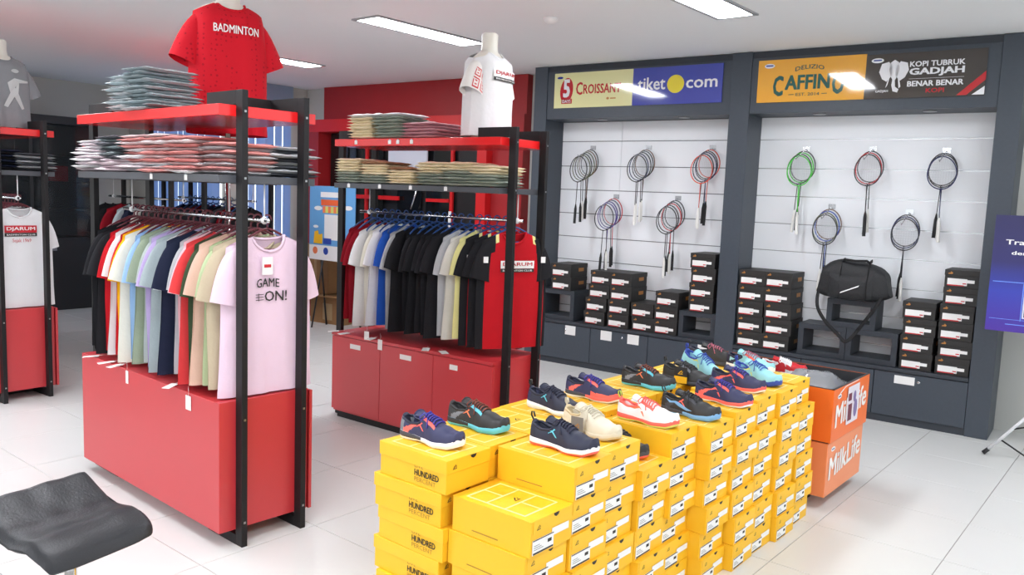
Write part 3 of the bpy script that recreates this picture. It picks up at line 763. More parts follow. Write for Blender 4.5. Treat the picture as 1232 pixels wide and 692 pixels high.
pile(LR,-.86,.03,2.073,mix(12,'ice grey','blue grey','white'),'the right pile atop the nearest rack',g,.0175,.9,jit=.025,mess=.12)
pile(LR,-1.50,.03,1.760,mix(10,'blush','white','blush'),'the leftmost pile, grey shelf of the nearest rack',g,.0175,1.15,jit=.03,mess=.2)
pile(LR,-1.24,.05,1.760,['blush']*4+mix(7,'dark grey','blue grey','charcoal'),'the second pile, grey shelf of the nearest rack',g,.0175,1.0,jit=.03,mess=.25)
pile(LR,-.96,.05,1.760,['white','blush','white']+mix(8,'salmon','white','blush'),'the third pile, grey shelf of the nearest rack',g,.0175,1.1,jit=.025,mess=.15)
pile(LR,-.67,.02,1.760,['salmon','white']+mix(9,'white','salmon','blush'),'the fourth pile, grey shelf of the nearest rack',g,.0175,1.05,jit=.02,mess=.12)
pile(LR,-.40,.02,1.760,mix(10,'white','salmon','light grey'),'the fifth pile, grey shelf of the nearest rack',g,.0175,1.05,jit=.02,mess=.12)
pile(LR,-.18,.06,1.760,mix(8,'light grey','salmon','white'),'the end pile, grey shelf of the nearest rack',g,.0185,.8,jit=.01)
pile(LR,-.19,.29,1.760,mix(8,'charcoal','light grey','dark grey'),'the rear pile on the nearest rack',g,.0185,.8,jit=.02)
g='folded shirts on the middle rack'
pile(MRF,-1.33,.02,2.073,['sand']*7+['white'],'the cream pile on top of the middle rack',g,.0215,.95,jit=.012)
pile(MRF,-1.05,.02,2.073,['moss']*7+['white'],'the moss pile on top of the middle rack',g,.0215,1.15,jit=.012)
pile(MRF,-.76,.02,2.073,['dusty pink']*5,'the pink pile on top of the middle rack',g,.021,1.3,jit=.012)
for k,(u,n1,n2,nm) in enumerate(((-1.47,4,5,'leftmost'),(-1.20,3,4,'second'),(-.93,0,5,'third'),(-.66,4,4,'fourth'),(-.42,5,3,'fifth'),(-.20,4,3,'sixth'))):
    pile(MRF,u,.03,1.760,['moss']*n1+['sand']*n2+(['tan'] if k in (1,2) else []),'the %s pile, grey shelf of the middle rack'%nm,g,.0195,1.02,jit=.010)
g='dark folded shirts on the far left rack'
for k,u in enumerate((-.5,-.22)):
    pile(FRF,u,.03,1.760,mix(8,'black','navy','charcoal'),'the %s pile on the far left rack'%('inner' if k==0 else 'outer'),g,.019,1.05)
pile(FRF,-.2,.28,1.760,mix(7,'charcoal','light grey','black'),'the rear pile on the far left rack',g,.019,1)
pile(BR1,-.4,.05,1.760,mix(5,'ice grey','white'),'the pile on the half hidden rear rack','folded shirts on the rear rack',.02,1.1)
# shelf price tickets
for fr,us,z,y in ((MRF,(-1.44,-1.12,-.82,-.50),1.74,-.1165),(LR,(-.70,-.35),1.74,-.1165),(MRF,(-1.37,-1.03,-.95,-.82),2.047,-.1165)):
    for k,u in enumerate(us):
        t=thing('shelf_ticket','small white ticket, %s along the %s shelf edge of the %s rack'%(ORD[k],'red' if z>2 else 'grey','middle' if fr is MRF else 'nearest'),'ticket',fr.W(u,y,z),fr.a,'shelf edge tickets')
        obj('card',MB().box(-.014,.014,-.0012,0,-.013,.013),PAPER,t); obj('clip',MB().box(-.006,.006,-.0018,.0,.013,.02),STEEL,t)

# ------------------------------------------------------------------ mannequins and their shirts
MANN=mat('mannequin_white',(226,222,212),.4)
def mannequin(loc,rz,lab,stand=None,s=1.0,neck=True):
    t=thing('mannequin',lab,'mannequin',loc,rz); t.scale=(s,s,s)
    def f(a,t_):
        an=2*math.pi*a
        P=[(-.62,.15,.095),(-.50,.165,.105),(-.38,.145,.09),(-.22,.165,.10),(-.12,.175,.10),(-.05,.175,.085),(-.015,.12,.07),(.01,.065,.06),(.05,.056,.058),(.13,.058,.06)]
        q=t_*(len(P)-1); i=min(int(q),len(P)-2); k=q-i
        z,w,d=[P[i][j]*(1-k)+P[i+1][j]*k for j in range(3)]
        return (w*math.cos(an),d*math.sin(an),z)
    mb=MB().grid(24,28,f,close_u=True)
    mb.add([f(k/24,1) for k in range(24)],[tuple(range(24))]); mb.add([f(k/24,0) for k in range(24)],[tuple(range(24))[::-1]])
    part('torso',mb,MANN,t)
    part('neck_cap',MB().lathe([(.057,.128),(.045,.140),(.01,.144)],20),MANN,t)
    if stand:
        part('stand_pole',MB().tube([(0,0,-.6),(0,0,-loc[2]/s+.02)],.014,10),CHROME,t)
        part('stand_base',MB().lathe([(.16,-loc[2]/s),(.16,-loc[2]/s+.012),(.03,-loc[2]/s+.022)],24),CHROME,t)
    return t
def worn(loc,rz,key,lab,bm,sm,s=1.0,**kw):
    k=dict(hb=.205,th=.135,L=.68,seed=1,sang=66,flare=.012,sl=.25,fold=.9,sw=.088,sth=.062,neck=.074,scoop=.045); k.update(kw)
    S=shirt_meshes(key,**k)
    t=thing('t_shirt',lab,'shirt',loc,rz,'shirts worn by mannequins'); t.scale=(s,s,s)
    obj('body',S['body'],bm,t)
    for q in S['sl']: obj('sleeve',q,sm,t)
    obj('collar',S['col'],bm,t)
    return t,S
# red tee: dotted print
REDTEE=fabric('cloth_red_dotted',(196,28,44))
nt=REDTEE.node_tree; b=nt.nodes['Principled BSDF']; tc=nt.nodes.new('ShaderNodeTexCoord'); vo=nt.nodes.new('ShaderNodeTexVoronoi'); vo.inputs['Scale'].default_value=38; vo.inputs['Randomness'].default_value=.35
nt.links.new(tc.outputs['Object'],vo.inputs['Vector']); cr=nt.nodes.new('ShaderNodeMath'); cr.operation='LESS_THAN'; cr.inputs[1].default_value=.22; nt.links.new(vo.outputs['Distance'],cr.inputs[0])
mx=nt.nodes.new('ShaderNodeMix'); mx.data_type='RGBA'; mx.inputs[6].default_value=(*lin((200,26,42)),1); mx.inputs[7].default_value=(*lin((160,20,36)),1)
nt.links.new(cr.outputs[0],mx.inputs[0]); nt.links.new(mx.outputs[2],b.inputs['Base Color'])
ml=(-4.38,2.69,2.735)
mannequin(ml,R(76),'white torso mannequin wearing the red tee above the nearest rack',stand=True,s=1.08)
t,S=worn(ml,R(76),'red_tee','red tee with white badminton lettering on the tallest mannequin',REDTEE,REDTEE,s=1.08)
lettering(t,'BADMINTON',WPRINT,chest(S,.008),-.115,-.165,.235,.042,.02)
mm=MRF.W(-.395,.16,2.64)
mannequin(mm,MRF.a+R(96),'headless white torso mannequin standing on the middle rack',s=.93)
PAT=fabric('cloth_patterned',(232,230,226),k=.03)
t,S=worn(mm,MRF.a+R(96),'white_tee','white club tee with red patterned sleeve on the middle rack mannequin',FC['white'],PAT,s=.98,hb=.20,L=.56,sl=.21)
club_badge(t,chest(S,.008),-.13,-.17,.27,False,.05)
sf=shirt_shape(**S['kw'])[1]
def slm(a,b):  # a around 0..1, b down 0..1 on the camera-side sleeve
    q=Vector(sf(-1,a,b)); c=(Vector(sf(-1,0,b))+Vector(sf(-1,.5,b)))/2; return tuple(c+(q-c)*1.035)
pol=[]
for a0 in (.44,.56,.68,.80):
    for b0 in (.55,.78):
        for (x0,y0,x1,y1) in ((0,0,.09,.025),(0,.17,.09,.195),(0,0,.012,.17),(.078,.05,.09,.17),(.03,.05,.06,.075),(.03,.12,.06,.14)):
            pol.append(rect(a0+x0,b0+y0,a0+x1,b0+y1))
decal(t,pol,REDP,slm,'sleeve_print')
decal(t,[rect(.60,.12,.76,.14),rect(.60,.40,.76,.42),rect(.60,.12,.61,.42),rect(.75,.12,.76,.42),rect(.64,.2,.72,.22),rect(.64,.3,.72,.32)],REDP,slm,'sleeve_print')
mf=FRF.W(-.36,.15,2.62)
mannequin(mf,FRF.a+R(90),'white torso mannequin wearing the grey tee at the far left',s=.9)
t,S=worn(mf,FRF.a+R(90),'grey_tee','mid grey tee with pale player print on the far left mannequin',FC['grey'],FC['grey'],s=.92,hb=.22,L=.58)
decal(t,[ell(.06,-.12,.03,.016),[(.0,-.22),(.05,-.18),(.17,-.19),(.17,-.205),(.09,-.215),(.08,-.3),(.13,-.42),(.11,-.43),(.05,-.33),(.0,-.42),(-.03,-.41),(.02,-.30)]],mat('faded_print',(190,192,192),.8),chest(S,.008),'player_print')

# ------------------------------------------------------------------ yellow shoe boxes
QX,QY,QZ=.355,.238,.128
def hx(dx): return dx
# origin at the front right lower corner: x from -QX to 0, y 0..QY
LH=.052
yb=MB().box(-QX+.004,-.004,.004,QY-.004,0,QZ-LH).mesh('card_body',bevel=.0015)
yl=MB().box(-QX,0,0,QY,QZ-LH,QZ-.0008).mesh('card_lid',bevel=.0018)
yb2=MB().box(-QX,0,0,QY-.0,0,QZ-.0035).mesh('card_body',bevel=.0015)
yl2=MB().box(-QX-.001,.0015,-.001,QY-.0,QZ-.0035,QZ-.0008).box(.0003,.0018,.012,QY-.006,QZ-.050,QZ-.0035).mesh('card_lid',bevel=.0006)
# court lines print on the lid
def court():
    m=MB(); z=QZ-.0003
    x0,x1,y0,y1=-QX+.04,-.045,.025,QY-.025; w=.007
    R_=[(x0,y0,x1,y0+w),(x0,y1-w,x1,y1),(x0,y0,x0+w,y1),(x1-w,y0,x1,y1),(x0+.09,y0,x0+.09+w,y1),(x1-.09-w,y0,x1-.09,y1),(x0,(y0+y1)/2-w/2,x0+.09,(y0+y1)/2+w/2),(x1-.09,(y0+y1)/2-w/2,x1,(y0+y1)/2+w/2)]
    for a,b,c,d in R_: m.quad((a,b,z),(c,b,z),(c,d,z),(a,d,z))
    return m.mesh('court_print',fix=False)
yc=court()
def emb(px,py,pz,s,plane):
    # the box maker's running emblem: a tick with a bar
    P=[[(0,0),(1.6,.1),(1.6,.28),(.3,.2)],[(.35,.45),(1.2,1.25),(1.35,1.1),(.6,.35)],[(1.15,.35),(1.45,.95),(1.6,.9),(1.32,.3)],[(.2,.2),(.5,.6),(.62,.5),(.36,.2)]]
    m=MB()
    for p in P:
        if plane=='x': m.add([(px,py+a*s,pz+b*s) for a,b in p],[(0,1,2,3)])
        elif plane=='y': m.add([(px+a*s,py,pz+b*s) for a,b in p],[(0,1,2,3)])
        else: m.add([(px-b*s,py+a*s,pz) for a,b in p],[(0,1,2,3)])
    return m
ylg=emb(.0022,.03,QZ-.038,.014,'x').mesh('emblem',fix=False)
ylt=emb(-QX/2+.02,QY/2-.01,QZ-.0002,.022,'z').mesh('emblem_top',fix=False)
yst=MB().box(.0016,.0026,.010,.128,.008,.060).mesh('size_label')
yst2=MB().box(.0018,.0030,.118,.215,.048,.074).mesh('size_strip')
mi=MB().box(.0026,.0032,.012,.128,.056,.0595)
mi.box(.0026,.0032,.014,.126,.009,.015).box(.0026,.0032,.094,.116,.032,.044)
for k in range(3): mi.box(.0026,.0030,.018,.07-.01*k,.024+k*.007,.0255+k*.007)
yin=mi.mesh('label_ink')
nn=MB(); nn.add([(.0024,QY*.52,QZ-.0025),(.0024,QY*.66,QZ-.0025),(.0024,QY*.64,QZ-.012),(.0024,QY*.59,QZ-.017),(.0024,QY*.54,QZ-.012)],[(0,1,2,3,4)])
yno=nn.mesh('finger_notch',fix=False)
yfr=MB().box(-.26,-.14,-.0015,-.0008,.022,.026).mesh('small_print')
def textmesh(name,items,mapf):
    mb=MB()
    for txt,bold,x,y,w,h in items:
        vs,fs=text_tris(txt,bold); mb.add(lay([(x+a*w,y+b*h) for a,b in vs],mapf,bold),fs)
    return mb.mesh(name,fix=False)
# words on the long side of the lidded boxes
yt1=textmesh('side_words',[('HUNDRED',.03,-.165,.038,.125,.024)],lambda x,y:(x,.0028,y))
yt2=textmesh('side_words',[('LIVE',.0,-.165,.068,.045,.015),('PERCENT',.0,-.165,.016,.11,.017)],lambda x,y:(x,.0028,y))
INKY=mat('faint_ink',(176,130,40),.6)
random.seed(21)
def ybox(x,y,z,rz,lab,kind,stamp=False,h=1.0,grp='yellow shoe boxes in the stacked island'):
    t=thing('shoe_box',lab,'shoe box',(x,y,z),R(rz),grp); t.scale=(1,1,h)
    if kind=='lid':
        obj('box_body',yb,YEL,t); l=obj('lid',yl,YELL,t)
        obj('side_words',yt1,INK,t); obj('thin_side_words',yt2,INKY,t)
    else:
        obj('box_body',yb2,YEL,t); l=obj('lid',yl2,YELL,t)
        obj('size_label',yst,PAPER,t); obj('size_strip',yst2,PAPER,t); obj('label_print',yin,INK,t); obj('small_print',yfr,INKY,t)
    obj('court_print',yc,YPRINT,l); obj('end_emblem',ylg,INK,l); obj('top_emblem',ylt,INK,l)
    obj('finger_notch',yno,INK,l)
    return t
front=[(-1.582,2.085,5,1,'nearest'),(-1.583,2.328,6,1,'second'),(-1.600,2.568,6,1,'third'),(-1.583,2.808,5,1,'fourth'),(-1.590,3.048,6,.965,'fifth'),(-1.528,3.288,6,.955,'sixth'),
       (-1.52,3.528,6,.99,'seventh'),(-1.520,3.768,6,1.01,'eighth'),(-1.50,4.008,6,1.01,'ninth'),(-1.500,4.268,6,1.015,'tenth')]
TOPZ={}
for i,(X,Y,n,h,nm) in enumerate(front):
    for k in range(n):
        top=k==n-1
        dx=0 if top else random.uniform(-.022,.01); dy=0 if top else random.uniform(-.006,.006)
        if i>=6 and not top: dx=random.uniform(-.012,.012)+.02*(1-k/n)
        if i==9 and k==n-1: dx=-.03
        pos='top' if top else ('bottom' if k==0 else ORD[k]+' lowest')
        ybox(X+dx,Y+dy,k*QZ*h+.0005,random.uniform(-1.2,1.2) if not top else 0,'%s yellow box in the %s outer stack from the camera end'%(pos,nm),'hinged',h=h)
    TOPZ[('f',i)]=n*QZ*h
back=[(-1.945,2.056,6),(-1.955,2.298,6),(-1.955,2.54,6),(-1.96,2.785,6),(-1.93,3.06,6),(-1.945,3.305,6),(-1.945,3.55,6),(-1.945,3.795,6),(-1.93,4.04,6),(-1.93,4.29,6)]
hid=MB()
for i,(X,Y,n) in enumerate(back):
    for k in range(n):
        top=k==n-1; vis=i==0 or (i==1 and k>=n-3) or top or (i in (2,3,4) and k>=n-1)
        dx=0 if top else random.uniform(-.02,.008); dy=random.uniform(-.004,.004)
        if i==0: dx=[-.02,.0,-.03,-.008,-.022,0][k]
        if not vis: hid.box(X-QX+.004+dx,X-.004+dx,Y+.003,Y+QY-.003,k*QZ+.001,(k+1)*QZ-.001); continue
        pos='top' if top else ('bottom' if k==0 else ORD[k]+' lowest')
        nm=ORD[i]+' rear stack' if i else 'nearest rear stack with big lettering'
        ybox(X+dx,Y+dy,k*QZ+.0005,random.uniform(-1,1) if not top else 0,'%s yellow box in the %s'%(pos,nm) if i==0 else '%s yellow box in the %s from the camera end'%(pos,nm),'lid' if i<3 else 'hinged')
h_=obj('shoe_box_core',hid.mesh('shoe_box_core',bevel=0),YEL); tag(h_,'yellow shoe boxes buried in the middle of the island','shoe box',kind='stuff')

# ------------------------------------------------------------------ shoes
def shoe_profile(t):
    # half width, collar/crest height, sole height, lift
    def ip(T,V):
        for i in range(len(T)-1):
            if t<=T[i+1]: k=(t-T[i])/(T[i+1]-T[i]); k=k*k*(3-2*k); return V[i]*(1-k)+V[i+1]*k
        return V[-1]
    w=ip([0,.04,.12,.3,.48,.68,.84,.94,1],[.020,.032,.038,.037,.041,.052,.048,.036,.012])
    c=ip([0,.08,.2,.32,.40,.55,.7,.85,.95,1],[.088,.100,.084,.090,.112,.101,.079,.063,.050,.028])
    s=ip([0,.1,.4,.7,.9,1],[.030,.030,.024,.022,.024,.028])
    l=ip([0,.08,.6,.85,1],[.003,0,0,.002,.014])
    off=ip([0,.3,.6,1],[0,.002,-.004,.004])
    return w,c,s,l,off
SL=.292
def upper_pt(t,p,grow=0):
    """p: 0..1 from the left sole edge over the top to the right sole edge"""
    w,c,s,l,off=shoe_profile(t); w+=grow
    an=math.pi*(1-p); cy=math.cos(an); sz=math.sin(an)
    hgt=c-s+l
    e=.62 if t<.36 else .62+.25*min(1,(t-.36)/.2)
    y=-math.copysign(abs(cy)**.72,cy)*w*(1-.22*sz if t<.5 else 1-.06*sz)
    z=s+l-.004+(abs(sz)**e)*(hgt+grow)
    if t<.365:
        m=max(0,1-abs(p-.5)/.30)  # opening
        edge=min(1,(t-.035)/.05) if t>.035 else 0; edge=min(edge,max(0,(.365-t)/.05))
        dip=min(1,m*3.2)*edge
        z=z*(1-dip)+(.042)*dip
        if dip>0: y*=1-.10*dip
    return ((t)*SL+(.004 if t==0 else 0), y+off, z)
def build_shoe_meshes():
    M={}
    def up(a,b): return upper_pt(b,a)
    def mf(a,t):
        if t<.365 and abs(a-.5)<.22: return 1      # lining
        if t<.10: return 2                           # heel counter
        if a<.30 or a>.70:
            h=min(a,1-a)
            if .06<t-.9*h<.16 and t<.35: return 3  # slanting heel stripe
            if t>.52 and h<.10+.1*(t-.5): return 4   # toe rand
        if .40<t<.64 and .27<a<.36 or .40<t<.64 and .64<a<.73: return 5  # eyestay
        if .38<t<.66 and .36<=a<=.64: return 6       # throat
        return 0
    um=MB().grid(45,69,up,mfn=mf); um.add([up(k/44,1) for k in range(45)],[tuple(range(45))],0,True); M['upper']=um.mesh('shoe_upper')
    def sole(a,t,z0,z1,g0,g1):
        w,c,s,l,off=shoe_profile(t); an=2*math.pi*a
        return None
    mb=MB(); n=30; prof=[]
    ring=[]
    for k in range(n+1): ring.append((k/n,1))
    for k in range(n-1,0,-1): ring.append((k/n,-1))
    levels=[(0,-.003),(.35,.003),(.8,.0035),(1.0,.001)]
    N=len(ring); vs=[]
    for lv,g in levels:
        for t,sd in ring:
            w,c,s,l,off=shoe_profile(t); x=t*SL+(g*(t*2-1) if t in (0,1) else 0); y=sd*(w+g if 0<t<1 else 0)+off
            waist=.006*math.exp(-((t-.42)/.12)**2)*(1-lv)
            vs.append((x,y,l*(1)+waist+lv*s))
    fs=[]
    ml=[]
    for j in range(len(levels)-1):
        for k in range(N):
            fs.append((j*N+k,j*N+(k+1)%N,(j+1)*N+(k+1)%N,(j+1)*N+k)); t=ring[k][0]; ml.append((0 if t>.45 else 1) if j>0 else 2)
    mb.add(vs,fs,0,True); mb.m=ml; mb.add([vs[k] for k in range(N)],[tuple(range(N))],2)
    mb.add([vs[3*N+k] for k in range(N)],[tuple(range(N))],0)
    M['sole']=mb.mesh('shoe_sole')
    # laces
    lc=MB()
    for i in range(6):
        t0=.42+i*.042
        pts=[upper_pt(t0+(.012 if (q%2) else 0)*0+ .018*abs(q-3)/3,.5+(q-3)*.055,.003) for q in range(7)]
        lc.tube(pts,.0028,5,flat=(1,1.0))
        p2=[upper_pt(t0+.022*(q/6),.5+(q-3)*.055,.005) for q in range(7)]; lc.tube(p2,.0024,5)
    for sd in (-1,1):
        lc.tube([(.125,0,.108),(.118,sd*.018,.112),(.112,sd*.036,.100),(.120,sd*.040,.088),(.128,sd*.022,.098),(.127,0,.107)],.0025,5)
        lc.tube([(.126,0,.108),(.138,sd*.02,.100),(.150,sd*.036,.080),(.156,sd*.045,.066)],.0023,5)
    M['laces']=lc.mesh('shoe_laces')
    # tongue
    def tg(a,b):
        s=2*a-1; t=.31+.12*b
        return (t*SL-.012*(1-b),s*(.028-.002*b),.108-.004*b-.012*s*s+.006*(1-b))
    tm=MB().grid(9,6,tg); tm.grid(9,6,lambda a,b:(tg(a,b)[0]-.007,tg(a,b)[1],tg(a,b)[2]-.010),flip=True)
    tm.tube([tg(k/8,0) for k in range(9)],.0035,6)
    M['tongue']=tm.mesh('shoe_tongue')
    # padded collar rim
    rim=[]
    for k in range(12): rim.append(upper_pt(.37-.30*k/11,.20+.012*math.sin(math.pi*k/11)))
    for k in range(1,7): rim.append(upper_pt(.045,.20+.60*k/7))
    for k in range(12): rim.append(upper_pt(.07+.30*k/11,.80))
    M['collar']=MB().tube(rim,.0055,6).mesh('shoe_collar')
    # side emblems (flat print following the side)
    def side(polys,sd):
        m=MB()
        for p in polys: m.add([upper_pt(x,(y if sd<0 else 1-y),.0016) for x,y in p],[tuple(range(len(p)))])
        return m
    Ymark=[[(.30,.19),(.325,.20),(.39,.14),(.47,.075),(.445,.072),(.37,.13)],[(.31,.125),(.37,.135),(.405,.18),(.43,.18),(.385,.12),(.315,.112)]]
    M['logoY']=[side(Ymark,sd).mesh('shoe_emblem',fix=False) for sd in (-1,1)]
    Wv=[[(.22,.17),(.30,.19),(.40,.165),(.46,.12),(.41,.13),(.32,.13)],[(.44,.09),(.50,.04),(.51,.05),(.47,.11)]]
    M['logoW']=[side(Wv,sd).mesh('shoe_emblem',fix=False) for sd in (-1,1)]
    Wz=[[(.04,.16),(.10,.22),(.20,.15),(.27,.17),(.36,.10),(.52,.07),(.62,.07),(.50,.03),(.34,.05),(.26,.11),(.18,.09),(.10,.16)]]
    M['wave']=[side(Wz,sd).mesh('shoe_overlay',fix=False) for sd in (-1,1)]
    M['tab']=MB().tube([(.004,0,.085),(-.008,0,.102),(-.008,0,.116),(.002,0,.118),(.008,0,.098)],.006,6,flat=(1,.35)).mesh('pull_tab')
    return M
SM=build_shoe_meshes()
def sc(n,c,r=.55): return mat('shoe_'+n,c,r)
NV=sc('navy',(48,50,86)); NV2=sc('dark_navy',(34,38,60)); BK=sc('black',(42,42,44)); WH=sc('white',(240,240,240)); CO=sc('coral',(244,104,92)); CY=sc('cyan',(100,196,216)); OR=sc('orange',(242,130,84))
BG=sc('beige',(216,208,188)); BG2=sc('gum',(206,188,150)); LB=sc('ice_blue',(150,212,220)); RB=sc('royal',(48,76,170)); YY=sc('pale_yellow',(214,222,120)); GY=sc('grey',(120,124,132)); PK=sc('purple_lace',(60,52,150)); BW=sc('brown_lace',(120,58,44)); PKL=sc('pink_lace',(176,96,116)); RD=sc('red',(196,30,40)); LN=sc('lime',(206,226,80)); DK=sc('dark_grey',(64,66,74)); SB=sc('sky_sole',(120,172,220))
def shoe(x,y,z,rz,lab,up,lining,heel,stripe,rand,eye,throat,solef,soleb,outs,lace,logo=None,lm=None,tab=None,tilt=0,roll=0,s=1.0,wave=None,tong=None,tilted_z=0):
    t=thing('sports_shoe',lab,'shoe',(x,y,z+.001+tilted_z),0,'sports shoes on the yellow boxes',rot=(R(roll),R(tilt),R(rz))); t.scale=(s,s,s)
    u=obj('upper',SM['upper'],[up,lining,heel,stripe,rand,eye,throat],t)
    obj('sole',SM['sole'],[solef,soleb,outs],t); obj('laces',SM['laces'],lace,t); obj('tongue',SM['tongue'],tong or up,t); obj('collar',SM['collar'],lining,t)
    for k in (0,1):
        if logo: obj('side_emblem',SM[logo][k],lm,u)
        if wave: obj('side_overlay',SM['wave'][k],wave,u)
    if tab: obj('pull_tab',SM['tab'],tab,t)
    return t
ZT=6*QZ+.0005
shoe(-2.285,2.165,ZT,4,'navy sports shoe with purple laces on the nearest lettered box',NV,NV2,GY,CO,NV,CO,NV,WH,DK,WH,PK,'logoY',CO)
shoe(-2.295,2.44,ZT,4,'black sports shoe with brown laces and cyan toe on the second rear box',BK,BK,BK,GY,BK,CY,BK,CY,BK,CY,BW,'logoY',OR,tong=BK)
shoe(-2.235,2.90,ZT,-4,'dark navy shoe with cyan emblem and white sole, loose lace, behind the beige shoe',NV2,NV2,NV,NV2,NV2,NV2,NV2,WH,WH,WH,NV2,'logoY',CY,tab=BK)
shoe(-1.885,2.47,ZT,3,'small dark navy shoe with cyan emblem and coral outsole',NV2,NV2,NV2,NV2,NV2,NV2,NV2,WH,WH,CO,NV2,'logoY',CY,tab=BK)
t=shoe(-1.925,2.75,ZT,-10,'beige sports shoe with a grey swing tag',BG,BG2,BG,BG,BG,BG,BG,BG,BG,BG2,BG,tab=BG)
shoe(-2.25,3.21,ZT,4,'navy shoe with coral heel stripe, alone on a rear box',NV,NV2,NV,CO,CO,CO,NV,CO,DK,WH,PK,None)
shoe(-1.90,3.125,TOPZ[('f',4)],2,'white sports shoe with coral collar and laces',WH,CO,WH,WH,WH,CO,WH,CO,CO,YY,CO,'logoW',OR,tab=LN)
shoe(-1.93,2.955,TOPZ[('f',3)],-4,'black shoe with red stripes tucked low between two box stacks',BK,BK,BK,DK,BK,RD,BK,DK,BK,CO,BK,'logoY',RD,tab=BK)
shoe(-2.195,3.63,ZT,4,'black shoe with orange laces and pale blue toe, farther back',BK,BK,BK,GY,BK,CY,BK,CY,BK,CY,BW,'logoY',OR)
shoe(-2.10,3.90,ZT,-8,'black shoe with a yellow swing tag',BK,BK,BK,BK,BK,GY,BK,DK,DK,BK,BK,tab=BK)
shoe(-1.835,3.41,TOPZ[('f',5)],-1,'black shoe with pink emblem and sky blue sole',BK,BK,BK,DK,BK,DK,BK,SB,DK,SB,BK,'logoY',CO,wave=SB,tab=BK)
shoe(-1.79,3.66,TOPZ[('f',6)],-2,'dark navy shoe with coral eyelets, nearer of the matching pair',NV,NV2,NV,CO,NV,CO,NV,CO,CO,WH,PK,'logoW',CO)
shoe(-1.84,3.935,TOPZ[('f',7)],-2,'dark navy shoe with coral sole, farther of the matching pair',NV,NV2,NV,CO,NV,CO,NV,CO,CO,WH,PK,'logoW',CO)
shoe(-2.10,4.10,ZT+.055,-14,'ice blue shoe with royal blue laces standing tilted at the back',LB,RB,LB,LB,LB,LB,LB,RB,RB,RB,RB,'logoW',YY,tilt=14,tab=RB)
shoe(-1.83,4.20,TOPZ[('f',8)]+.0,-16,'ice blue shoe with royal blue laces lying nearest the orange bin',LB,RB,LB,LB,LB,LB,LB,RB,RB,RB,RB,'logoW',YY,tab=RB)
shoe(-2.24,4.45,ZT,12,'black high shoe with pink laces at the far end',BK,NV2,BK,BK,BK,BK,BK,DK,DK,DK,PKL,tab=BK,s=1.05)
shoe(-2.00,4.47,ZT,-6,'silvery blue shoe with pale sole at the far end',LB,NV2,NV2,NV2,WH,CO,LB,WH,WH,WH,PKL)
# loose lace and swing tags
lt=thing('swing_tag','grey paper swing tag leaning on the beige shoe','swing tag',(-1.835,2.655,ZT+.002),R(5))
part('card',MB().box(0,.055,0,.002,0,.075),mat('tag_grey',(120,118,118),.6),lt); part('logo',emb(.014,-.001,.03,.016,'y'),GOLD,lt)
lt=thing('swing_tag','yellow and black swing tag hanging before the black shoe','swing tag',(-1.99,3.80,ZT+.012),R(5))
part('card',MB().box(0,.07,0,.002,0,.035),YEL,lt); part('upper_card',MB().box(0,.07,0,.002,.035,.085),BK,lt); part('logo',emb(.018,-.001,.045,.018,'y'),YEL,lt)

# ------------------------------------------------------------------ orange bin
bx0,bx1,by0,by1=-2.42,-1.435,4.64,5.30
bn=thing('display_bin','orange two-tier display bin with white milk lettering beside the yellow boxes','display bin',(0,0,0))
BINI=mat('bin_inside',(52,54,58),.5)
part('lower_box',MB().box(bx0+.01,bx1-.012,by0+.008,by1-.008,.07,.385),ORANGEL,bn,bevel=.004)
th=.014; zb,zt=.395,.70
for a in ((bx0,bx1,by0,by0+th),(bx0,bx1,by1-th,by1),(bx0,bx0+th,by0+th,by1-th),(bx1-th,bx1,by0+th,by1-th)):
    part('side_board',MB().box(*a,zb,zt),ORANGE,bn)
ins=MB().box(bx0+th,bx1-th,by0+th,by0+th+.004,zb,zt-.002).box(bx0+th,bx1-th,by1-th-.004,by1-th,zb,zt-.002).box(bx0+th,bx0+th+.004,by0+th,by1-th,zb,zt-.002).box(bx1-th-.004,bx1-th,by0+th,by1-th,zb,zt-.002).box(bx0+th,bx1-th,by0+th,by1-th,zb,zb+.01)
ins.box(bx0,bx1,by0,by0+th,zt,zt+.003).box(bx0,bx1,by1-th,by1,zt,zt+.003).box(bx0,bx0+th,by0,by1,zt,zt+.003).box(bx1-th,bx1,by0,by1,zt,zt+.003)
part('dark_lining',ins,BINI,bn)
part('spacer',MB().box(bx0+.02,bx1-.02,by0+.02,by1-.02,.385,.395),BINI,bn)
for x in (bx0+.14,bx1-.16):
    for y in (by0+.14,by1-.14):
        part('caster',MB().tube([(x,y-.012,.03),(x,y+.012,.03)],.03,14).box(x-.012,x+.012,y-.018,y+.018,.03,.07),PLBLK,bn)
WB=mat('bin_white',(244,242,238),.4)
for zz0,zh,X in ((.155,.15,bx1-.0105),(.465,.15,bx1+.0015)):
    mp=lambda y,z,X=X:(X,y,z)
    lettering(bn,'MilkLife',WB,lambda y,z,X=X:(X+.0008,y,z+.09*(y-by0)),by0+.05,zz0,.56,.135,.03)
    decal(bn,[ell(by0+.10,zz0+.185,.035,.014,16)],WB,mp,'badge'); decal(bn,[rect(by0+.078,zz0+.181,by0+.122,zz0+.189)],BP,lambda y,z,X=X:(X+.001,y,z),'badge_line')
decal(bn,[[(by0+.1,.66),(by0+.2,.69),(by0+.45,.695),(by0+.45,.699),(by0+.2,.696),(by0+.098,.668)]],WB,lambda y,z:(bx1+.0015,y,z),'curve_print')
lf=thing('leaflet','small leaflet with maroon and lilac print taped to the orange bin','leaflet',(bx1+.004,by0+.24,.455),R(90))
part('sheet',MB().box(0,.21,-.002,0,0,.225),mat('leaflet',(226,220,228),.4),lf)
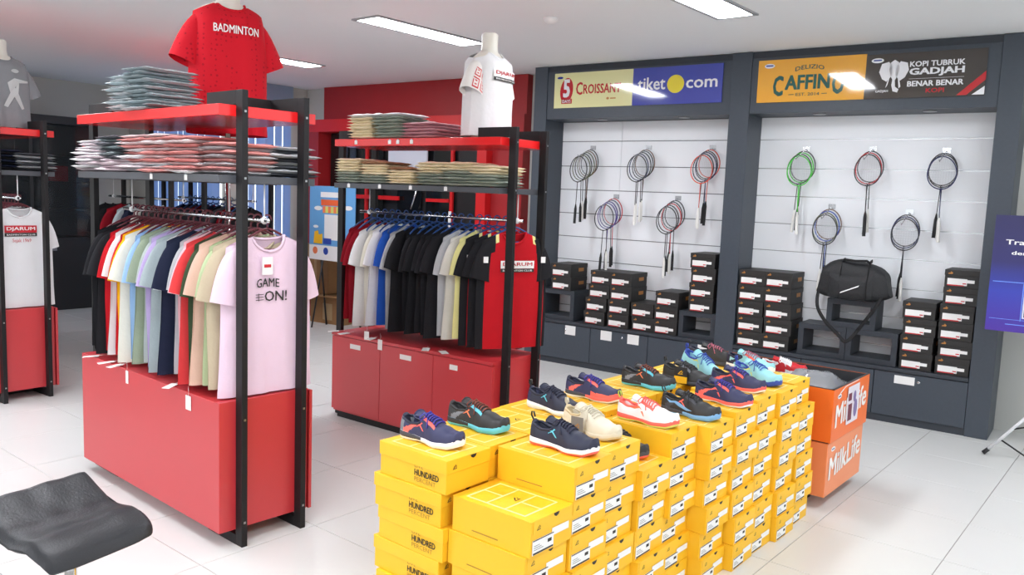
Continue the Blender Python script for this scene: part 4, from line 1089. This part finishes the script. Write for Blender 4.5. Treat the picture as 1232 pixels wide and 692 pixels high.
decal(lf,[rect(.01,.14,.07,.185),rect(.015,.02,.085,.12)],mat('leaflet_maroon',(112,40,62),.5),lambda x,z:(x,-.003,z),'print'); decal(lf,[ell(.15,.08,.035,.055,16),ell(.125,.155,.026,.035,12)],mat('leaflet_lilac',(128,112,160),.5),lambda x,z:(x,-.0032,z),'print')
# contents of the bin
def crumpled(name,lab,cat,x,y,z,w,d,h,m,seed,grp=None):
    mb=MB().grid(13,11,lambda a,b:((a-.5)*w,(b-.5)*d,h*max(0,(1-abs(2*a-1)**3)*(1-abs(2*b-1)**3))*(.6+.8*abs(noise.noise(Vector((a*4+seed,b*4,seed)))))+.012*noise.noise(Vector((a*9,b*9,seed)))))
    mb.grid(13,11,lambda a,b:((a-.5)*w,(b-.5)*d,-.01),flip=True)
    o=obj(name,mb.mesh(name,fix=False),m,loc=(x,y,z)); return tag(o,lab,cat,grp)
PLG=mat('clear_film',(150,152,156),.12,spec=.8,alpha=.75)
crumpled('cloth_bundle','white and pink wrapped garments lying in the orange bin','garment',-1.66,4.88,.585,.36,.34,.09,FC['blush'],3)
crumpled('film_bag','crumpled clear plastic bag on the wrapped garments in the bin','bag',-1.68,5.02,.65,.32,.3,.10,PLG,8)
part_=crumpled('cloth_bundle','dark folded garments filling the rear of the orange bin','garment',-2.1,4.97,.56,.5,.5,.09,FC['charcoal'],5)
for j,(x,y,z,rz,c,c2,lab) in enumerate(((-2.03,5.05,.655,20,RD,WH,'red and white shoe lying in the orange bin'),(-2.26,4.92,.655,-10,WH,WH,'white shoe in the bin behind the ice blue shoe'),(-2.05,4.80,.655,-30,WH,GY,'white and grey shoe in the bin by the yellow boxes'))):
    shoe(x,y,z,rz,lab,c,WH,c2,WH,c2,WH,WH,WH,GY,GY,WH,roll=12,s=.95)

# ------------------------------------------------------------------ banner on a stand at the right
BN=mat('banner_indigo',(40,42,112),.35)
nt=BN.node_tree; b=nt.nodes['Principled BSDF']; tc=nt.nodes.new('ShaderNodeTexCoord'); sx_=nt.nodes.new('ShaderNodeSeparateXYZ'); ra=nt.nodes.new('ShaderNodeValToRGB')
nt.links.new(tc.outputs['Generated'],sx_.inputs[0]); nt.links.new(sx_.outputs[2],ra.inputs[0]); e=ra.color_ramp.elements
e[0].color=(*lin((70,40,150)),1); e[0].position=0; e[1].color=(*lin((36,34,84)),1); e[1].position=1; q=ra.color_ramp.elements.new(.35); q.color=(*lin((48,60,168)),1); q=ra.color_ramp.elements.new(.6); q.color=(*lin((40,38,100)),1)
nt.links.new(ra.outputs[0],b.inputs['Base Color'])
BF=Frame((-1.045,6.6),3)
bt=thing('banner_stand','indigo advertising banner on a tripod stand beside the racquet wall','banner',BF.P,BF.a)
part('banner_sheet',MB().box(0,.85,-.004,0,.90,1.71),BN,bt)
bm_=lambda x,z:(x,-.0055,z)
lettering(bt,'Transaksi',WPRINT,bm_,.075,1.508,.30,.034,.02); lettering(bt,'dengan',WPRINT,bm_,.115,1.43,.19,.034,.02)
GL=mat('banner_glow',(110,150,240),.4); decal(bt,[rect(.02,1.245,.8,1.25),rect(.02,.985,.8,.988),rect(.205,.98,.21,1.24),rect(.12,.95,.8,.955)],GL,bm_,'light_lines')
part('phone_picture',MB().box(.215,.40,-.007,-.004,1.0,1.22),mat('phone_rim',(210,214,230),.3),bt); part('phone_screen',MB().box(.225,.39,-.009,-.007,1.01,1.21),mat('phone_dark',(30,32,70),.2),bt)
part('centre_pole',MB().tube([(.42,.03,1.7),(.42,.03,.35)],.012,10),PLBLK,bt)
part('leg',MB().tube([(.42,.03,.46),(.10,.0,.045)],[.011,.011],10),mat('white_metal',(220,222,226),.3),bt); part('foot',MB().tube([(.10,.0,.045),(.07,-.003,.012)],.015,8),PLBLK,bt)
part('leg',MB().tube([(.42,.03,.46),(.68,.16,.02)],.010,10),PLBLK,bt); part('leg',MB().tube([(.42,.03,.46),(.46,.3,.02)],.010,10),PLBLK,bt)
part('brace',MB().tube([(.22,.01,.21),(.42,.03,.28),(.56,.1,.22)],.006,8),PLBLK,bt); part('brace',MB().tube([(.16,.01,.13),(.36,.02,.015)],.006,8),PLBLK,bt)

# ------------------------------------------------------------------ poster on easel, cartons
PO=thing('poster_board','blue payment poster with orange awning and white footer','poster',(-8.40,6.28,0),R(0))
pw=.86
part('sheet',MB().box(0,pw,0,.01,.84,1.74),mat('poster_blue',(106,168,222),.4),PO)
pm=lambda x,z:(x*pw,-.0015,.84+z*.90); pm2=lambda x,z:(x*pw,-.0028,.84+z*.90)
decal(PO,[rect(0,0,1,.20)],WPRINT,pm,'footer'); decal(PO,[ell(.14,.125,.055,.05,18),ell(.64,.125,.0,.0,18)],OR,pm2,'dot'); decal(PO,[ell(.38,.125,.055,.05,18)],RB,pm2,'dot')
decal(PO,[rect(.26,.74,.80,.82)],mat('awning_orange',(236,106,60),.5),pm,'awning_sign')
for _k in (.30,.42,.54,.66): decal(PO,[rect(_k,.64,_k+.06,.73)],OR,pm,'awning_stripe')
for _k in (.36,.48,.60): decal(PO,[rect(_k,.64,_k+.06,.73)],YY,pm,'awning_stripe')
decal(PO,[rect(.34,.28,.66,.62)],WPRINT,pm,'white_card')
decal(PO,[rect(.25,.85,.8,.92)],WPRINT,pm,'title_block'); decal(PO,[ell(.2,.70,.09,.03),ell(.86,.72,.09,.03),ell(.15,.45,.06,.02)],WHITE,pm2,'cloud')
decal(PO,[[(.10,.22),(.12,.38),(.2,.40),(.22,.34),(.30,.36),(.30,.22)]],YEL,pm2,'parcel'); decal(PO,[rect(.32,.22,.5,.30)],RB,pm2,'parcel')
for x in (.1,pw-.1): part('easel_leg',MB().tube([(x,.02,1.6),(x,.20,.0)],.012,8),PLBLK,PO)
part('easel_leg',MB().tube([(.30,-.02,.84),(.17,-.08,.0)],.010,8),PLBLK,PO)
ct=thing('cardboard_carton','brown cardboard carton on the floor behind the middle rack','carton',(-8.62,6.40,0),R(8))
part('carton_body',MB().box(0,.55,.08,.34,0,.36),KRAFT,ct,bevel=.003); part('flap',MB().box(0,.55,-.04,.08,.36,.365),KRAFT,ct); part('tape_label',MB().box(.22,.38,.078,.08,.05,.26),mat('tan_label',(176,150,112),.6),ct)
ct=thing('cardboard_carton','tall brown cardboard carton stacked behind the first','carton',(-8.9,6.56,.37),R(2))
part('carton_body',MB().box(0,.5,.0,.16,0,.62),KRAFT,ct,bevel=.003); part('tape',MB().box(.22,.27,-.001,0,0,.62),mat('tape',(170,140,100),.4),ct)

# ------------------------------------------------------------------ dark glazed cabinet at the far left
dc=thing('glazed_cabinet','tall black glazed cabinet behind the far left rack','cabinet',(-11.25,2.6,0))
part('carcass',MB().box(-.5,-.02,0,2.35,0,.95).box(-.5,-.02,0,2.35,2.40,2.50).box(-.5,-.46,0,2.35,.95,2.40),mat('cabinet_black',(30,31,34),.45),dc)
for y in (0,.78,1.56,2.31): part('stile',MB().box(-.5,0,y,y+.04,0,2.5),mat('cabinet_black',(30,31,34)),dc)
for z in (1.30,1.65,2.0): part('inner_shelf',MB().box(-.46,-.04,.04,2.31,z,z+.02),BLK,dc)
for k,y in enumerate((.04,.82,1.60)):
    part('lower_door',MB().box(-.02,0,y+.003,y+.737,.02,.93),mat('cabinet_black',(30,31,34)),dc)
    part('glass_pane',MB().box(-.012,-.006,y,y+.74,.96,2.39),mat('cabinet_glass',(60,64,66),.05,spec=.8,alpha=.35),dc)
part('paper_note',MB().box(.001,.003,1.72,1.86,.78,.88),GY,dc)
for i in range(9):
    y=2.6+.15+ (i%5)*.45; z=[1.32,1.67,.97][i%3]
    c=['charcoal','dark grey','tan','navy','maroon'][i%5]
    o=obj('storage_box',MB().box(-.13,.13,-.12,.12,0,.2).mesh('storage_box',bevel=.01),FC[c],loc=(-11.5,y,z+.001))
    tag(o,'%s box, %s from the window side on the %s shelf of the glazed cabinet'%(c,ORD[i%5],['upper','middle','lower'][i%3] if True else ''),'box','boxes inside the glazed cabinet')

# ------------------------------------------------------------------ bar stool
LEA=mat('black_leather',(30,31,36),.42,noise_amt=.15,nscale=60,bump=.12,bscale=150)
st=thing('bar_stool','black leather saddle bar stool with chrome pole in the foreground','bar stool',(-2.488,1.003,0),R(11.8))
SW,SD=.182,.171
def seatp(s):   # profile along x from raised back (-) to rounded front (+): height
    return .716+ (.075*max(0,(-s-.25)/.75)**1.5 if s<-.25 else 0) - (.055*max(0,(s-.35)/.65)**1.6 if s>.35 else 0) - .012*math.exp(-(s/.35)**2)
def seat(sgn):
    def f(a,b):
        s=2*a-1; t=2*b-1
        e=(max(0,1-abs(s)**10)*max(0,1-abs(t)**10))**.4
        # rounded-rectangle outline
        k=1-.06*(abs(s)**6)*(abs(t)**6)*1.5
        x=s*SD*k; y=t*SW*k
        return (x,y,seatp(s)-.022+sgn*.022*e+(.004*noise.noise(Vector((s*3,t*3,1))) if sgn>0 else 0))
    return f
mb=MB().grid(33,21,seat(1)); mb.grid(33,21,seat(-1),flip=True)
part('seat',mb,LEA,st)
pip=[]
for k in range(60):
    a=2*math.pi*k/60; c,s_=math.cos(a),math.sin(a); x=math.copysign(abs(c)**.32,c); y=math.copysign(abs(s_)**.32,s_)
    pip.append((x*SD*.985,y*SW*.985,seatp(x)-.024))
part('piping',MB().tube(pip,.004,6,closed=True),mat('piping',(28,28,31),.5),st)
part('seat_plate',MB().box(-.1,.1,-.1,.1,.65,.683),PLBLK,st,bevel=.004)
part('gas_lift',MB().tube([(0,0,.66),(0,0,.40)],.017,16),CHROME,st); part('pole',MB().tube([(0,0,.45),(0,0,.03)],.028,20),CHROME,st)
part('foot_rest',MB().tube([(.03,0,.30),(.15,-.12,.30),(.22,0,.30),(.15,.12,.30)],.011,8,closed=True),CHROME,st)
part('base_disc',MB().lathe([(.205,0),(.205,.006),(.12,.022),(.035,.05)],36),CHROME,st)
